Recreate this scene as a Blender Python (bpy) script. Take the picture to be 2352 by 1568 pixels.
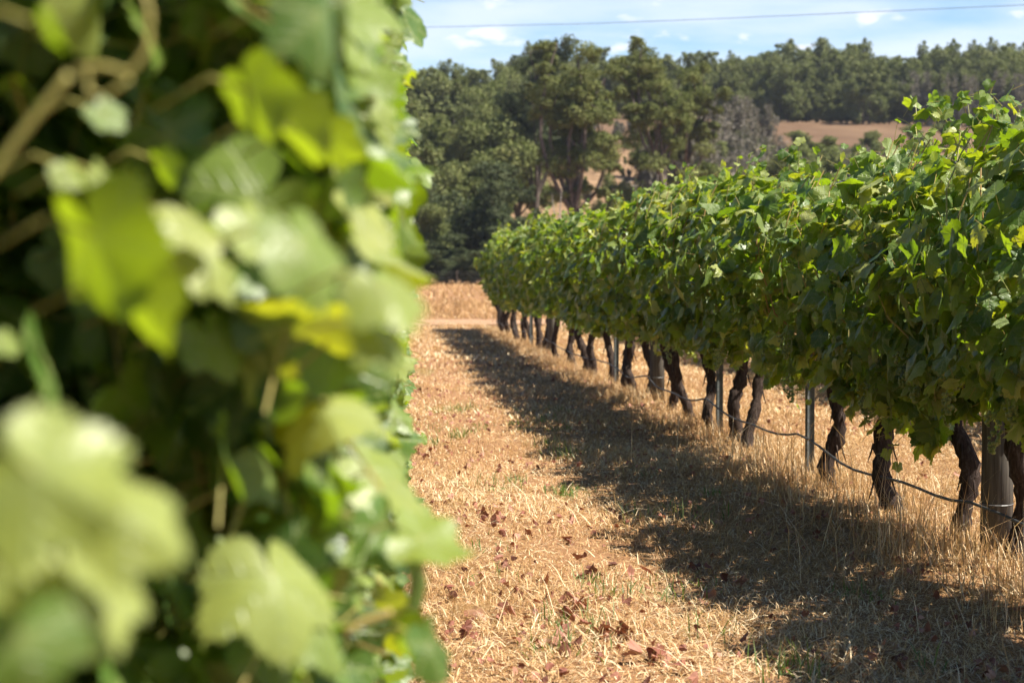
import bpy, math, random
import numpy as np
from mathutils import Vector, Matrix

for o in list(bpy.data.objects):
    bpy.data.objects.remove(o)
SC = bpy.context.scene
COL = SC.collection
PI = math.pi

# ------------------------------------------------------------------ camera, sky, sun, exposure
EYE = 1.30
LENS = 70.0
FPX = LENS / 36.0 * 2352.0            # focal length in the units used for measuring the photograph (2352 px wide)
YAW = math.atan((1176 - 841) / FPX)
PITCH = math.atan((784 - 620) / FPX)
cd = bpy.data.cameras.new('camera')
cam = bpy.data.objects.new('camera', cd)
COL.objects.link(cam)
cd.lens = LENS
cd.sensor_width = 36.0
cd.clip_start = 0.05
cd.clip_end = 5000.0
cam.location = (0, 0, EYE)
cam.rotation_euler = (PI / 2 - PITCH, 0, -YAW)
cd.dof.use_dof = True
cd.dof.focus_distance = 8.9
cd.dof.aperture_fstop = 4.8
cd.dof.aperture_blades = 0
SC.camera = cam

SUN_K = 0.67                            # sideways run of a shadow per metre of height
SUN_DIR = Vector((SUN_K, -0.24, 1.0)).normalized()
SUN_EL = math.asin(SUN_DIR.z)
SUN_AZ = math.atan2(SUN_DIR.x, SUN_DIR.y)   # from +Y towards +X
sd = bpy.data.lights.new('sun', 'SUN')
sd.energy = 5.0
sd.angle = math.radians(0.53)
sd.color = (1.0, 0.935, 0.82)
sun = bpy.data.objects.new('sun', sd)
COL.objects.link(sun)
sun.location = (20, 0, 30)
sun.rotation_euler = (-SUN_DIR).to_track_quat('-Z', 'Y').to_euler()

W = bpy.data.worlds.new('World')
SC.world = W
W.use_nodes = True
wn, wl = W.node_tree.nodes, W.node_tree.links
wn.clear()
wout = wn.new('ShaderNodeOutputWorld')
bg = wn.new('ShaderNodeBackground')
sky = wn.new('ShaderNodeTexSky')
sky.sky_type = 'NISHITA'
sky.sun_disc = False
sky.sun_elevation = SUN_EL
sky.sun_rotation = SUN_AZ
sky.altitude = 300
sky.air_density = 1.0
sky.dust_density = 0.15
sky.ozone_density = 3.0
bg.inputs[1].default_value = 0.05
tc = wn.new('ShaderNodeTexCoord')
sepw = wn.new('ShaderNodeSeparateXYZ')
wl.new(tc.outputs['Generated'], sepw.inputs[0])


def wnoise(scale, zs, detail, rough, lo, hi, off=0.0):
    mp = wn.new('ShaderNodeMapping')
    mp.inputs['Scale'].default_value = (1.0, 1.0, zs)
    mp.inputs['Location'].default_value = (off, off * 0.7, 0.0)
    nz = wn.new('ShaderNodeTexNoise')
    nz.inputs['Scale'].default_value = scale
    nz.inputs['Detail'].default_value = detail
    nz.inputs['Roughness'].default_value = rough
    cr = wn.new('ShaderNodeMapRange')
    cr.interpolation_type = 'SMOOTHSTEP'
    cr.inputs['From Min'].default_value = lo
    cr.inputs['From Max'].default_value = hi
    wl.new(tc.outputs['Generated'], mp.inputs['Vector'])
    wl.new(mp.outputs['Vector'], nz.inputs['Vector'])
    wl.new(nz.outputs['Fac'], cr.inputs['Value'])
    return cr.outputs[0]


def wmath(op, a, b):
    x = wn.new('ShaderNodeMath')
    x.operation = op
    for i, q in enumerate((a, b)):
        if isinstance(q, float):
            x.inputs[i].default_value = q
        else:
            wl.new(q, x.inputs[i])
    return x.outputs[0]


low = wn.new('ShaderNodeMapRange')          # a band of cumulus and thin veil low in the sky
low.inputs['From Min'].default_value = 0.16
low.inputs['From Max'].default_value = 0.34
low.inputs['To Min'].default_value = 1.0
low.inputs['To Max'].default_value = 0.02
wl.new(sepw.outputs[2], low.inputs['Value'])
veil = wmath('MULTIPLY', wnoise(8.0, 5.5, 5.0, 0.5, 0.28, 0.70, 1.3), 0.66)
puff = wnoise(26.0, 2.6, 5.0, 0.5, 0.52, 0.68, 4.1)
cloud = wmath('MULTIPLY', wmath('MAXIMUM', veil, puff), low.outputs[0])
tint = wn.new('ShaderNodeMixRGB')
tint.blend_type = 'MULTIPLY'
tint.inputs[0].default_value = 1.0
glow = wn.new('ShaderNodeMixRGB')           # clear air is brightest low over the horizon
glow.inputs[1].default_value = (0.98, 1.22, 1.36, 1)
glow.inputs[2].default_value = (0.42, 0.66, 0.98, 1)
gz_ = wn.new('ShaderNodeMapRange')
gz_.inputs['From Min'].default_value = 0.10
gz_.inputs['From Max'].default_value = 0.30
wl.new(sepw.outputs[2], gz_.inputs['Value'])
wl.new(gz_.outputs[0], glow.inputs[0])
wl.new(glow.outputs[0], tint.inputs[2])
mixc = wn.new('ShaderNodeMixRGB')
mixc.inputs[2].default_value = (8.6, 9.0, 10.0, 1)
wl.new(sky.outputs['Color'], tint.inputs[1])
wl.new(tint.outputs[0], mixc.inputs[1])
wl.new(cloud, mixc.inputs[0])
wl.new(mixc.outputs[0], bg.inputs['Color'])
wl.new(bg.outputs[0], wout.inputs['Surface'])

SC.view_settings.view_transform = 'Standard'
SC.view_settings.look = 'None'
SC.view_settings.gamma = 1.0
SC.view_settings.exposure = 1.33
SC.render.engine = 'CYCLES'
SC.cycles.use_denoising = True
SC.cycles.max_bounces = 6
SC.cycles.diffuse_bounces = 2
SC.cycles.transmission_bounces = 3
SC.cycles.glossy_bounces = 2

# ------------------------------------------------------------------ helpers
_R = Matrix.Rotation(-YAW, 3, 'Z') @ Matrix.Rotation(PI / 2 - PITCH, 3, 'X')


def ray(px, py):
    return _R @ Vector(((px - 1176) / FPX, -(py - 784) / FPX, -1.0))


def at(px, py, y):
    """point seen at photo pixel (2352-wide units) on the vertical plane Y = y"""
    d = ray(px, py)
    return Vector((0, 0, EYE)) + d * (y / d.y)


def row_y(px, x=2.8):
    """distance down the row at which the row line X = x crosses photo column px"""
    d = ray(px, 620)
    return d.y * x / d.x


def H(x, y):
    """height of the ground"""
    x = np.asarray(x, float)
    y = np.asarray(y, float)
    s = np.clip((y - 212.0) / 25.0, 0, 1)
    s = s * s * (3 - 2 * s)
    rise = np.clip(y - 218.0, 0, 188) * 0.168 * s
    rise2 = np.clip(y - 406.0, 0, 400) * 0.085
    und = 0.8 * np.sin(x * 0.021 + 1.3) * np.clip((y - 215) / 60, 0, 1)
    near = 0.012 * np.sin(x * 3.1 + 0.6 * y) + 0.010 * np.sin(y * 2.3 - x * 1.7)
    near = near * np.clip((60 - y) / 20, 0, 1)
    dip = -0.0
    return rise + rise2 + und + near + dip


def tag(o, label=None, cat=None, group=None, kind=None):
    if label:
        o['label'] = label
    if cat:
        o['category'] = cat
    if group:
        o['group'] = group
    if kind:
        o['kind'] = kind
    return o


def empty(name, loc=(0, 0, 0), rz=0.0, sc=1.0):
    o = bpy.data.objects.new(name, None)
    COL.objects.link(o)
    o.location = loc
    o.rotation_euler = (0, 0, rz)
    o.scale = (sc, sc, sc)
    o.empty_display_size = 0.2
    return o


class MB:
    """collects vertices and faces; builds ONE mesh"""
    def __init__(self):
        self.v, self.f3, self.f4, self.t, self.uv, self.m3, self.m4 = [], [], [], [], [], [], []
        self.n = 0

    def add(self, v, f3=None, f4=None, tint=None, uv=None, mat=0):
        v = np.asarray(v, np.float32).reshape(-1, 3)
        k = len(v)
        self.v.append(v)
        if tint is None:
            tint = np.full(k, 0.5)
        self.t.append(np.broadcast_to(np.asarray(tint, np.float32), (k,)))
        self.uv.append(np.zeros((k, 2), np.float32) if uv is None else np.asarray(uv, np.float32))
        if f3 is not None and len(f3):
            f = np.asarray(f3, np.int64) + self.n
            self.f3.append(f)
            self.m3.append(np.full(len(f), mat))
        if f4 is not None and len(f4):
            f = np.asarray(f4, np.int64) + self.n
            self.f4.append(f)
            self.m4.append(np.full(len(f), mat))
        self.n += k

    def tube(self, pts, rad, sides=6, tint=0.5, mat=0, wob=0.0, rng=None, cap=True, sq=None):
        pts = np.asarray(pts, float)
        n = len(pts)
        rad = np.broadcast_to(np.asarray(rad, float), (n,))
        d = np.gradient(pts, axis=0)
        d /= np.linalg.norm(d, axis=1)[:, None] + 1e-12
        ref = np.array([0, 0, 1.0]) if abs(d[0][2]) < 0.8 else np.array([1.0, 0, 0])
        a = np.cross(d, ref)
        a /= np.linalg.norm(a, axis=1)[:, None] + 1e-12
        b = np.cross(d, a)
        an = np.arange(sides) / sides * 2 * PI
        rr = rad[:, None] * np.ones(sides)[None]
        if wob and rng is not None:
            rr = rr * (1 + wob * rng.standard_normal((n, sides)))
        v = pts[:, None] + rr[..., None] * (np.cos(an)[None, :, None] * a[:, None] + np.sin(an)[None, :, None] * b[:, None])
        i = np.arange(n - 1)[:, None] * sides
        j = np.arange(sides)[None]
        j2 = (j + 1) % sides
        f4 = np.stack([i + j, i + j2, i + sides + j2, i + sides + j], -1).reshape(-1, 4)
        L = np.concatenate([[0], np.cumsum(np.linalg.norm(np.diff(pts, axis=0), axis=1))])
        uv = np.stack(np.broadcast_arrays(j / sides, L[:, None]), -1).reshape(-1, 2)
        vv = v.reshape(-1, 3)
        f3 = None
        if cap:
            vv = np.concatenate([vv, pts[:1], pts[-1:]])
            uv = np.concatenate([uv, [[0, 0], [0, L[-1]]]])
            jj = np.arange(sides)
            k2 = (jj + 1) % sides
            c0 = n * sides
            f3 = np.concatenate([np.stack([np.full(sides, c0), k2, jj], -1),
                                 np.stack([np.full(sides, c0 + 1), (n - 1) * sides + jj, (n - 1) * sides + k2], -1)])
        self.add(vv, f3, f4, tint=tint, uv=uv, mat=mat)

    def box(self, c, s, tint=0.5, mat=0):
        c = np.asarray(c, float)
        s = np.asarray(s, float) / 2
        v = np.array([[x, y, z] for x in (-1, 1) for y in (-1, 1) for z in (-1, 1)]) * s + c
        f = [[0, 1, 3, 2], [4, 6, 7, 5], [0, 4, 5, 1], [2, 3, 7, 6], [0, 2, 6, 4], [1, 5, 7, 3]]
        self.add(v, None, f, tint=tint, mat=mat)

    def mesh(self, name, mats, smooth=False):
        me = bpy.data.meshes.new(name)
        if self.n == 0:
            return me
        V = np.concatenate(self.v)
        T = np.concatenate(self.t)
        UV = np.concatenate(self.uv)
        f3 = np.concatenate(self.f3) if self.f3 else np.zeros((0, 3), np.int64)
        f4 = np.concatenate(self.f4) if self.f4 else np.zeros((0, 4), np.int64)
        mi = np.concatenate(self.m3 + self.m4) if (self.m3 or self.m4) else np.zeros(0)
        loops = np.concatenate([f3.ravel(), f4.ravel()]).astype(np.int32)
        starts = np.concatenate([np.arange(len(f3)) * 3, len(f3) * 3 + np.arange(len(f4)) * 4]).astype(np.int32)
        me.vertices.add(len(V))
        me.vertices.foreach_set('co', V.ravel().astype(np.float32))
        me.loops.add(len(loops))
        me.loops.foreach_set('vertex_index', loops)
        me.polygons.add(len(starts))
        me.polygons.foreach_set('loop_start', starts)
        me.polygons.foreach_set('material_index', mi.astype(np.int32))
        me.polygons.foreach_set('use_smooth', np.full(len(starts), smooth, bool))
        at_ = me.attributes.new('tint', 'FLOAT', 'POINT')
        at_.data.foreach_set('value', T.astype(np.float32))
        uvl = me.uv_layers.new(name='UVMap')
        uvl.data.foreach_set('uv', UV[loops].ravel().astype(np.float32))
        for m in (mats if isinstance(mats, (list, tuple)) else [mats]):
            me.materials.append(m)
        me.update(calc_edges=True)
        me.validate()
        return me

    def build(self, name, mats, parent=None, smooth=False, loc=None):
        o = bpy.data.objects.new(name, self.mesh(name, mats, smooth))
        COL.objects.link(o)
        if parent is not None:
            o.parent = parent
        if loc is not None:
            o.location = loc
        return o


def place_mesh(name, me, parent=None, loc=None):
    o = bpy.data.objects.new(name, me)
    COL.objects.link(o)
    if parent is not None:
        o.parent = parent
    if loc is not None:
        o.location = loc
    return o


def copy_tree(o, parent=None):
    c = o.copy()
    COL.objects.link(c)
    if parent is not None:
        c.parent = parent
    for ch in [x for x in bpy.data.objects if x.parent == o]:
        copy_tree(ch, c)
    return c


def unit(a):
    return a / (np.linalg.norm(a, axis=-1, keepdims=True) + 1e-12)


# ------------------------------------------------------------------ materials
class NT:
    def __init__(self, name):
        self.m = bpy.data.materials.new(name)
        self.m.use_nodes = True
        self.n = self.m.node_tree.nodes
        self.l = self.m.node_tree.links
        self.n.clear()
        self.out = self.n.new('ShaderNodeOutputMaterial')

    def node(self, t, **kw):
        x = self.n.new(t)
        for k, v in kw.items():
            if k in x.inputs:
                x.inputs[k].default_value = v
            else:
                setattr(x, k, v)
        return x

    def link(self, a, b):
        self.l.new(a, b)

    def ramp(self, src, stops):
        r = self.n.new('ShaderNodeValToRGB')
        e = r.color_ramp.elements
        while len(e) < len(stops):
            e.new(0.5)
        for i, (p, c) in enumerate(stops):
            e[i].position = p
            e[i].color = (*c, 1) if len(c) == 3 else c
        self.link(src, r.inputs[0])
        return r.outputs[0]

    def math(self, op, a, b=None, c=None):
        x = self.n.new('ShaderNodeMath')
        x.operation = op
        for i, s in enumerate((a, b, c)):
            if s is None:
                continue
            if isinstance(s, (int, float)):
                x.inputs[i].default_value = s
            else:
                self.link(s, x.inputs[i])
        return x.outputs[0]

    def mix(self, fac, a, b, mode='MIX'):
        x = self.n.new('ShaderNodeMixRGB')
        x.blend_type = mode
        for i, s in enumerate((fac, a, b)):
            if isinstance(s, (int, float)):
                x.inputs[i].default_value = s
            elif isinstance(s, tuple):
                x.inputs[i].default_value = (*s, 1) if len(s) == 3 else s
            else:
                self.link(s, x.inputs[i])
        return x.outputs[0]

    def noise(self, scale, detail=4.0, rough=0.55, coord='Object', vec=None):
        x = self.n.new('ShaderNodeTexNoise')
        x.inputs['Scale'].default_value = scale
        x.inputs['Detail'].default_value = detail
        x.inputs['Roughness'].default_value = rough
        if vec is None:
            t = self.n.new('ShaderNodeTexCoord')
            vec = t.outputs[coord]
        self.link(vec, x.inputs['Vector'])
        return x.outputs['Fac']

    def attr(self, name='tint'):
        a = self.n.new('ShaderNodeAttribute')
        a.attribute_name = name
        return a.outputs['Fac']

    def bump(self, h, strength, dist=0.02):
        b = self.n.new('ShaderNodeBump')
        b.inputs['Strength'].default_value = strength
        b.inputs['Distance'].default_value = dist
        self.link(h, b.inputs['Height'])
        return b.outputs[0]

    def princ(self, col, rough=0.7, spec=0.3, normal=None, metal=0.0):
        p = self.n.new('ShaderNodeBsdfPrincipled')
        if isinstance(col, tuple):
            p.inputs['Base Color'].default_value = (*col, 1)
        else:
            self.link(col, p.inputs['Base Color'])
        if isinstance(rough, (int, float)):
            p.inputs['Roughness'].default_value = rough
        else:
            self.link(rough, p.inputs['Roughness'])
        p.inputs['Specular IOR Level'].default_value = spec
        p.inputs['Metallic'].default_value = metal
        if normal is not None:
            self.link(normal, p.inputs['Normal'])
        return p.outputs[0]

    def done(self, sh):
        self.link(sh, self.out.inputs['Surface'])
        return self.m


def leaf_material(name, stops, trans_stops, fac=0.36, rough=0.42, spec=0.5, under=(0.13, 0.19, 0.07), veins=True):
    t = NT(name)
    a = t.attr()
    col = t.ramp(a, stops)
    tcol = t.ramp(a, trans_stops)
    bumpn = None
    if veins:
        uv = t.n.new('ShaderNodeUVMap')
        uv.uv_map = 'UVMap'
        sep = t.n.new('ShaderNodeSeparateXYZ')
        t.link(uv.outputs[0], sep.inputs[0])
        x = t.math('ABSOLUTE', sep.outputs[0])
        y = sep.outputs[1]
        best = None
        for dg in (0, 55, 112):
            s, c = math.sin(math.radians(dg)), math.cos(math.radians(dg))
            along = t.math('ADD', t.math('MULTIPLY', x, s), t.math('MULTIPLY', y, c))
            perp = t.math('ABSOLUTE', t.math('SUBTRACT', t.math('MULTIPLY', x, c), t.math('MULTIPLY', y, s)))
            # side veins
            sv = t.math('ABSOLUTE', t.math('SUBTRACT', t.math('FRACT', t.math('MULTIPLY', t.math('SUBTRACT', along, t.math('MULTIPLY', perp, 0.75)), 5.0)), 0.5))
            sv = t.math('ADD', t.math('MULTIPLY', sv, 0.14), t.math('MULTIPLY', perp, 0.10))
            v = t.math('MINIMUM', perp, sv)
            v = t.math('ADD', v, t.math('MULTIPLY', t.math('LESS_THAN', along, 0.0), 1.0))
            best = v if best is None else t.math('MINIMUM', best, v)
        vein = t.ramp(best, [(0.008, (1, 1, 1)), (0.03, (0, 0, 0))])
        col = t.mix(t.math('MULTIPLY', vein, 0.75), col, (0.30, 0.36, 0.12))
        tcol = t.mix(t.math('MULTIPLY', vein, 0.55), tcol, (0.14, 0.20, 0.02))
        nz = t.noise(3.5, 3, 0.5, vec=uv.outputs[0])
        col = t.mix(t.math('MULTIPLY', t.math('SUBTRACT', nz, 0.4), 0.5), col, (0.14, 0.19, 0.04))
        bumpn = t.bump(t.math('ADD', t.math('MULTIPLY', vein, -0.6), t.math('MULTIPLY', nz, 0.8)), 0.55, 0.004)
    geo = t.n.new('ShaderNodeNewGeometry')
    col = t.mix(t.math('MULTIPLY', geo.outputs['Backfacing'], 0.65), col, under)
    p = t.princ(col, rough, spec, bumpn)
    tr = t.n.new('ShaderNodeBsdfTranslucent')
    t.link(tcol, tr.inputs['Color'])
    ms = t.n.new('ShaderNodeMixShader')
    ms.inputs[0].default_value = fac
    t.link(p, ms.inputs[1])
    t.link(tr.outputs[0], ms.inputs[2])
    return t.done(ms.outputs[0])


M_LEAF = leaf_material('vine_leaf',
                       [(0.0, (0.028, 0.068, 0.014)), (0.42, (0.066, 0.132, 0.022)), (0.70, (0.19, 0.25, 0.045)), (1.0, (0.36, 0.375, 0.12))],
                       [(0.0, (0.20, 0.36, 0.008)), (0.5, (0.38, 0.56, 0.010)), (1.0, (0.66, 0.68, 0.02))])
t = NT('cane_bark')
M_CANE = t.done(t.princ(t.ramp(t.attr(), [(0, (0.10, 0.17, 0.03)), (0.5, (0.36, 0.30, 0.09)), (1, (0.34, 0.17, 0.07))]), 0.5, 0.3))
t = NT('vine_bark')
tcd = t.n.new('ShaderNodeTexCoord')
mpg = t.node('ShaderNodeMapping')
mpg.inputs['Scale'].default_value = (1, 1, 0.18)
t.link(tcd.outputs['Object'], mpg.inputs['Vector'])
nz = t.noise(70, 6, 0.7, vec=mpg.outputs[0])
M_BARK = t.done(t.princ(t.ramp(nz, [(0.3, (0.018, 0.012, 0.010)), (0.55, (0.062, 0.044, 0.036)), (0.75, (0.15, 0.12, 0.105))]), 0.9, 0.1, t.bump(nz, 1.0, 0.015)))
t = NT('post_wood')
tcd = t.n.new('ShaderNodeTexCoord')
mpg = t.node('ShaderNodeMapping')
mpg.inputs['Scale'].default_value = (1, 1, 0.05)
t.link(tcd.outputs['Object'], mpg.inputs['Vector'])
nz = t.noise(60, 6, 0.65, vec=mpg.outputs[0])
M_POST = t.done(t.princ(t.ramp(nz, [(0.3, (0.05, 0.044, 0.038)), (0.7, (0.155, 0.138, 0.115))]), 0.85, 0.15, t.bump(nz, 0.5, 0.006)))
t = NT('picket_steel')
nz = t.noise(30, 4, 0.6)
M_STEEL = t.done(t.princ(t.ramp(nz, [(0.35, (0.055, 0.065, 0.062)), (0.7, (0.13, 0.14, 0.135))]), 0.5, 0.5, None, 0.3))
t = NT('hose_plastic')
M_HOSE = t.done(t.princ(t.ramp(t.noise(20, 3), [(0.3, (0.025, 0.026, 0.026)), (0.7, (0.05, 0.052, 0.052))]), 0.55, 0.35))
t = NT('wire_steel')
M_WIRE = t.done(t.princ((0.16, 0.16, 0.16), 0.5, 0.4, None, 0.4))
t = NT('dry_grass_blade')
a = t.attr()
p = t.princ(t.ramp(a, [(0.0, (0.13, 0.07, 0.035)), (0.35, (0.42, 0.235, 0.10)), (0.65, (0.60, 0.385, 0.18)), (0.97, (0.84, 0.69, 0.45)), (1.0, (0.84, 0.69, 0.45))]), 0.6, 0.3)
tr = t.n.new('ShaderNodeBsdfTranslucent')
tr.inputs['Color'].default_value = (0.55, 0.36, 0.14, 1)
ms = t.n.new('ShaderNodeMixShader')
ms.inputs[0].default_value = 0.25
t.link(p, ms.inputs[1])
t.link(tr.outputs[0], ms.inputs[2])
M_STRAW = t.done(ms.outputs[0])
M_WEED = leaf_material('weed_leaf', [(0, (0.05, 0.11, 0.03)), (1, (0.16, 0.22, 0.06))], [(0, (0.12, 0.22, 0.02)), (1, (0.25, 0.34, 0.04))], 0.35, 0.5, 0.3, veins=False)
t = NT('dead_leaf')
a = t.attr()
p = t.princ(t.ramp(a, [(0.0, (0.09, 0.035, 0.022)), (0.5, (0.28, 0.105, 0.068)), (1.0, (0.52, 0.29, 0.20))]), 0.6, 0.3)
tr = t.n.new('ShaderNodeBsdfTranslucent')
tr.inputs['Color'].default_value = (0.30, 0.10, 0.04, 1)
ms = t.n.new('ShaderNodeMixShader')
ms.inputs[0].default_value = 0.2
t.link(p, ms.inputs[1])
t.link(tr.outputs[0], ms.inputs[2])
M_DEAD = t.done(ms.outputs[0])
t = NT('grape_skin')
M_GRAPE = t.done(t.princ(t.ramp(t.attr(), [(0, (0.12, 0.18, 0.04)), (1, (0.26, 0.30, 0.09))]), 0.35, 0.45))

# ground: dry mown grass over bare soil
t = NT('ground_straw')
n_a = t.noise(1.1, 5, 0.6)
n_b = t.noise(9.0, 6, 0.7)
n_c = t.noise(60.0, 4, 0.7)
n_d = t.noise(0.035, 4, 0.6)
col = t.ramp(n_b, [(0.30, (0.20, 0.105, 0.048)), (0.55, (0.36, 0.205, 0.100)), (0.75, (0.46, 0.30, 0.17))])
col = t.mix(t.math('MULTIPLY', t.ramp(n_a, [(0.45, (0, 0, 0)), (0.7, (1, 1, 1))]), 0.45), col, (0.32, 0.155, 0.09))
col = t.mix(t.math('MULTIPLY', n_c, 0.35), col, (0.15, 0.08, 0.04))
col = t.mix(t.ramp(n_d, [(0.42, (0, 0, 0)), (0.65, (0.5, 0.5, 0.5))]), col, (0.27, 0.15, 0.078))
n_e = t.noise(0.22, 5, 0.7)
tco = t.n.new('ShaderNodeTexCoord')
sp3 = t.n.new('ShaderNodeSeparateXYZ')
t.link(tco.outputs['Object'], sp3.inputs[0])
wob = t.math('MULTIPLY', t.math('SUBTRACT', t.noise(0.5, 3, 0.5), 0.5), 0.7)
strip = t.math('ABSOLUTE', t.math('SUBTRACT', t.math('ADD', sp3.outputs[0], wob), 0.92))
worn = t.ramp(strip, [(0.12, (1, 1, 1)), (0.55, (0, 0, 0))])
worn = t.math('MULTIPLY', worn, t.math('LESS_THAN', sp3.outputs[1], 46.0))
col = t.mix(t.math('MULTIPLY', worn, 0.6), col, (0.35, 0.19, 0.10))
far = t.n.new('ShaderNodeMapRange')
far.inputs['From Min'].default_value = 200.0
far.inputs['From Max'].default_value = 235.0
t.link(sp3.outputs[1], far.inputs['Value'])
hill = t.ramp(n_e, [(0.35, (0.135, 0.085, 0.05)), (0.5, (0.22, 0.14, 0.08)), (0.68, (0.28, 0.19, 0.115))])
col = t.mix(far.outputs[0], col, hill)
M_GROUND = t.done(t.princ(col, 0.95, 0.05, t.bump(n_c, 0.8, 0.03)))
t = NT('field_soil')
n_b = t.noise(0.06, 5, 0.65)
n_c = t.noise(0.9, 4, 0.7)
col = t.ramp(n_b, [(0.35, (0.105, 0.068, 0.043)), (0.65, (0.165, 0.110, 0.068))])
col = t.mix(t.math('MULTIPLY', n_c, 0.4), col, (0.12, 0.06, 0.035))
M_FIELD = t.done(t.princ(col, 0.95, 0.05))
t = NT('track_dust')
n_b = t.noise(0.8, 5, 0.6)
n_c = t.noise(12, 4, 0.7)
col = t.ramp(n_b, [(0.35, (0.29, 0.17, 0.098)), (0.65, (0.38, 0.24, 0.145))])
col = t.mix(t.math('MULTIPLY', n_c, 0.3), col, (0.36, 0.22, 0.13))
M_TRACK = t.done(t.princ(col, 0.95, 0.05))


def crown_mat(name, dark, mid, light):
    t = NT(name)
    a = t.attr()
    p = t.princ(t.ramp(a, [(0.0, dark), (0.5, mid), (1.0, light)]), 0.85, 0.05)
    tr = t.n.new('ShaderNodeBsdfTranslucent')
    tr.inputs['Color'].default_value = (mid[0] * 1.2, mid[1] * 1.4, mid[2] * 0.7, 1)
    ms = t.n.new('ShaderNodeMixShader')
    ms.inputs[0].default_value = 0.2
    t.link(p, ms.inputs[1])
    t.link(tr.outputs[0], ms.inputs[2])
    return t.done(ms.outputs[0])


M_GUM = crown_mat('gum_foliage', (0.06, 0.076, 0.026), (0.135, 0.150, 0.050), (0.215, 0.215, 0.078))
M_OLIVE = crown_mat('olive_foliage', (0.085, 0.105, 0.038), (0.155, 0.172, 0.062), (0.23, 0.23, 0.09))
M_DARK = crown_mat('dark_foliage', (0.035, 0.05, 0.026), (0.07, 0.085, 0.042), (0.11, 0.12, 0.06))
M_RIDGE = crown_mat('ridge_foliage', (0.07, 0.086, 0.038), (0.135, 0.150, 0.060), (0.20, 0.20, 0.085))
M_GREY = crown_mat('grey_twigs', (0.10, 0.088, 0.074), (0.17, 0.148, 0.122), (0.26, 0.225, 0.19))
t = NT('tree_bark')
nz = t.noise(3, 5, 0.6)
M_TBARK = t.done(t.princ(t.ramp(nz, [(0.35, (0.06, 0.045, 0.035)), (0.7, (0.16, 0.13, 0.11))]), 0.9, 0.1))
t = NT('pale_bark')
nz = t.noise(2, 5, 0.6)
M_PALEBARK = t.done(t.princ(t.ramp(nz, [(0.35, (0.22, 0.19, 0.16)), (0.7, (0.42, 0.38, 0.34))]), 0.85, 0.1))

# ------------------------------------------------------------------ the setting: ground, track, hill field
ys = np.concatenate([np.linspace(-12, 4, 9), np.linspace(5, 60, 221), np.linspace(62, 210, 40), np.linspace(213, 420, 110), np.linspace(425, 900, 60)])
xs = np.concatenate([np.linspace(-420, -14, 45), np.linspace(-12, 22, 140), np.linspace(24, 620, 65)])
gx, gy = np.meshgrid(xs, ys)
gz = H(gx, gy)
nx, ny = len(xs), len(ys)
ii = np.arange(ny - 1)[:, None] * nx + np.arange(nx - 1)[None]
f4 = np.stack([ii, ii + 1, ii + nx + 1, ii + nx], -1).reshape(-1, 4)
mb = MB()
mb.add(np.stack([gx, gy, gz], -1).reshape(-1, 3), None, f4)
tag(mb.build('ground', M_GROUND, smooth=True), 'dry straw coloured ground of the vineyard and slope', None, None, 'structure')


def sheet(name, x0, x1, y0, y1, nx, ny, dz, m, label, wob=0.0):
    X, Y = np.meshgrid(np.linspace(x0, x1, nx), np.linspace(0, 1, ny))
    yy = y0 + (y1 - y0) * Y + wob * np.sin(X * 0.35) * (1 - Y) + wob * 0.6 * np.sin(X * 0.27 + 2) * Y
    Z = H(X, yy) + dz
    ii = np.arange(ny - 1)[:, None] * nx + np.arange(nx - 1)[None]
    f4 = np.stack([ii, ii + 1, ii + nx + 1, ii + nx], -1).reshape(-1, 4)
    b = MB()
    b.add(np.stack([X, yy, Z], -1).reshape(-1, 3), None, f4)
    return tag(b.build(name, m, smooth=True), label, None, None, 'structure')


sheet('dirt_track', -60, 90, 46.2, 51.5, 240, 10, 0.02, M_TRACK, 'pale dusty track crossing beyond the end of the vine row', 0.6)
sheet('hill_field', 30, 190, 352, 405, 120, 40, 0.25, M_FIELD, 'bare reddish brown field on the hill below the forest')

# ------------------------------------------------------------------ grape leaf
def leaf_outline(nang):
    cp = np.array([(0, 1.0), (9, 0.93), (24, 0.84), (38, 0.72), (47, 0.84), (57, 0.94), (70, 0.88), (84, 0.79), (96, 0.69), (106, 0.77), (118, 0.80), (135, 0.75), (152, 0.62), (167, 0.50), (176, 0.22), (180, 0.05)])
    ang = np.linspace(-180, 180, nang, endpoint=False)
    r = np.interp(np.abs(ang), cp[:, 0], cp[:, 1])
    return np.radians(ang), r


def leaf_template(nang, rings, teeth):
    ang, r = leaf_outline(nang)
    if teeth:
        r = r * (1 + teeth * np.where(np.arange(nang) % 2 == 0, 1, -1) * (np.abs(ang) < 2.9))
    vs = [np.zeros((1, 2))]
    for k in range(1, rings + 1):
        q = k / rings
        rr = r * q if k == rings else q * (0.35 * r + 0.65 * np.minimum(r, 0.9 * r.mean() + 0.1 * r))
        if k < rings:
            rr = q * r
        vs.append(np.stack([np.sin(ang) * rr, np.cos(ang) * rr], -1))
    V = np.concatenate(vs)
    j = np.arange(nang)
    j2 = (j + 1) % nang
    f3 = np.stack([np.zeros(nang, int), 1 + j2, 1 + j], -1)
    f4 = [np.stack([1 + (k - 1) * nang + j, 1 + (k - 1) * nang + j2, 1 + k * nang + j2, 1 + k * nang + j], -1) for k in range(1, rings)]
    f4 = np.concatenate(f4) if f4 else np.zeros((0, 4), int)
    return V, f3, f4


LOD = {0: leaf_template(72, 5, 0.045), 1: leaf_template(36, 2, 0.06), 2: leaf_template(16, 1, 0.0), 3: leaf_template(10, 1, 0.0)}


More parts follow.
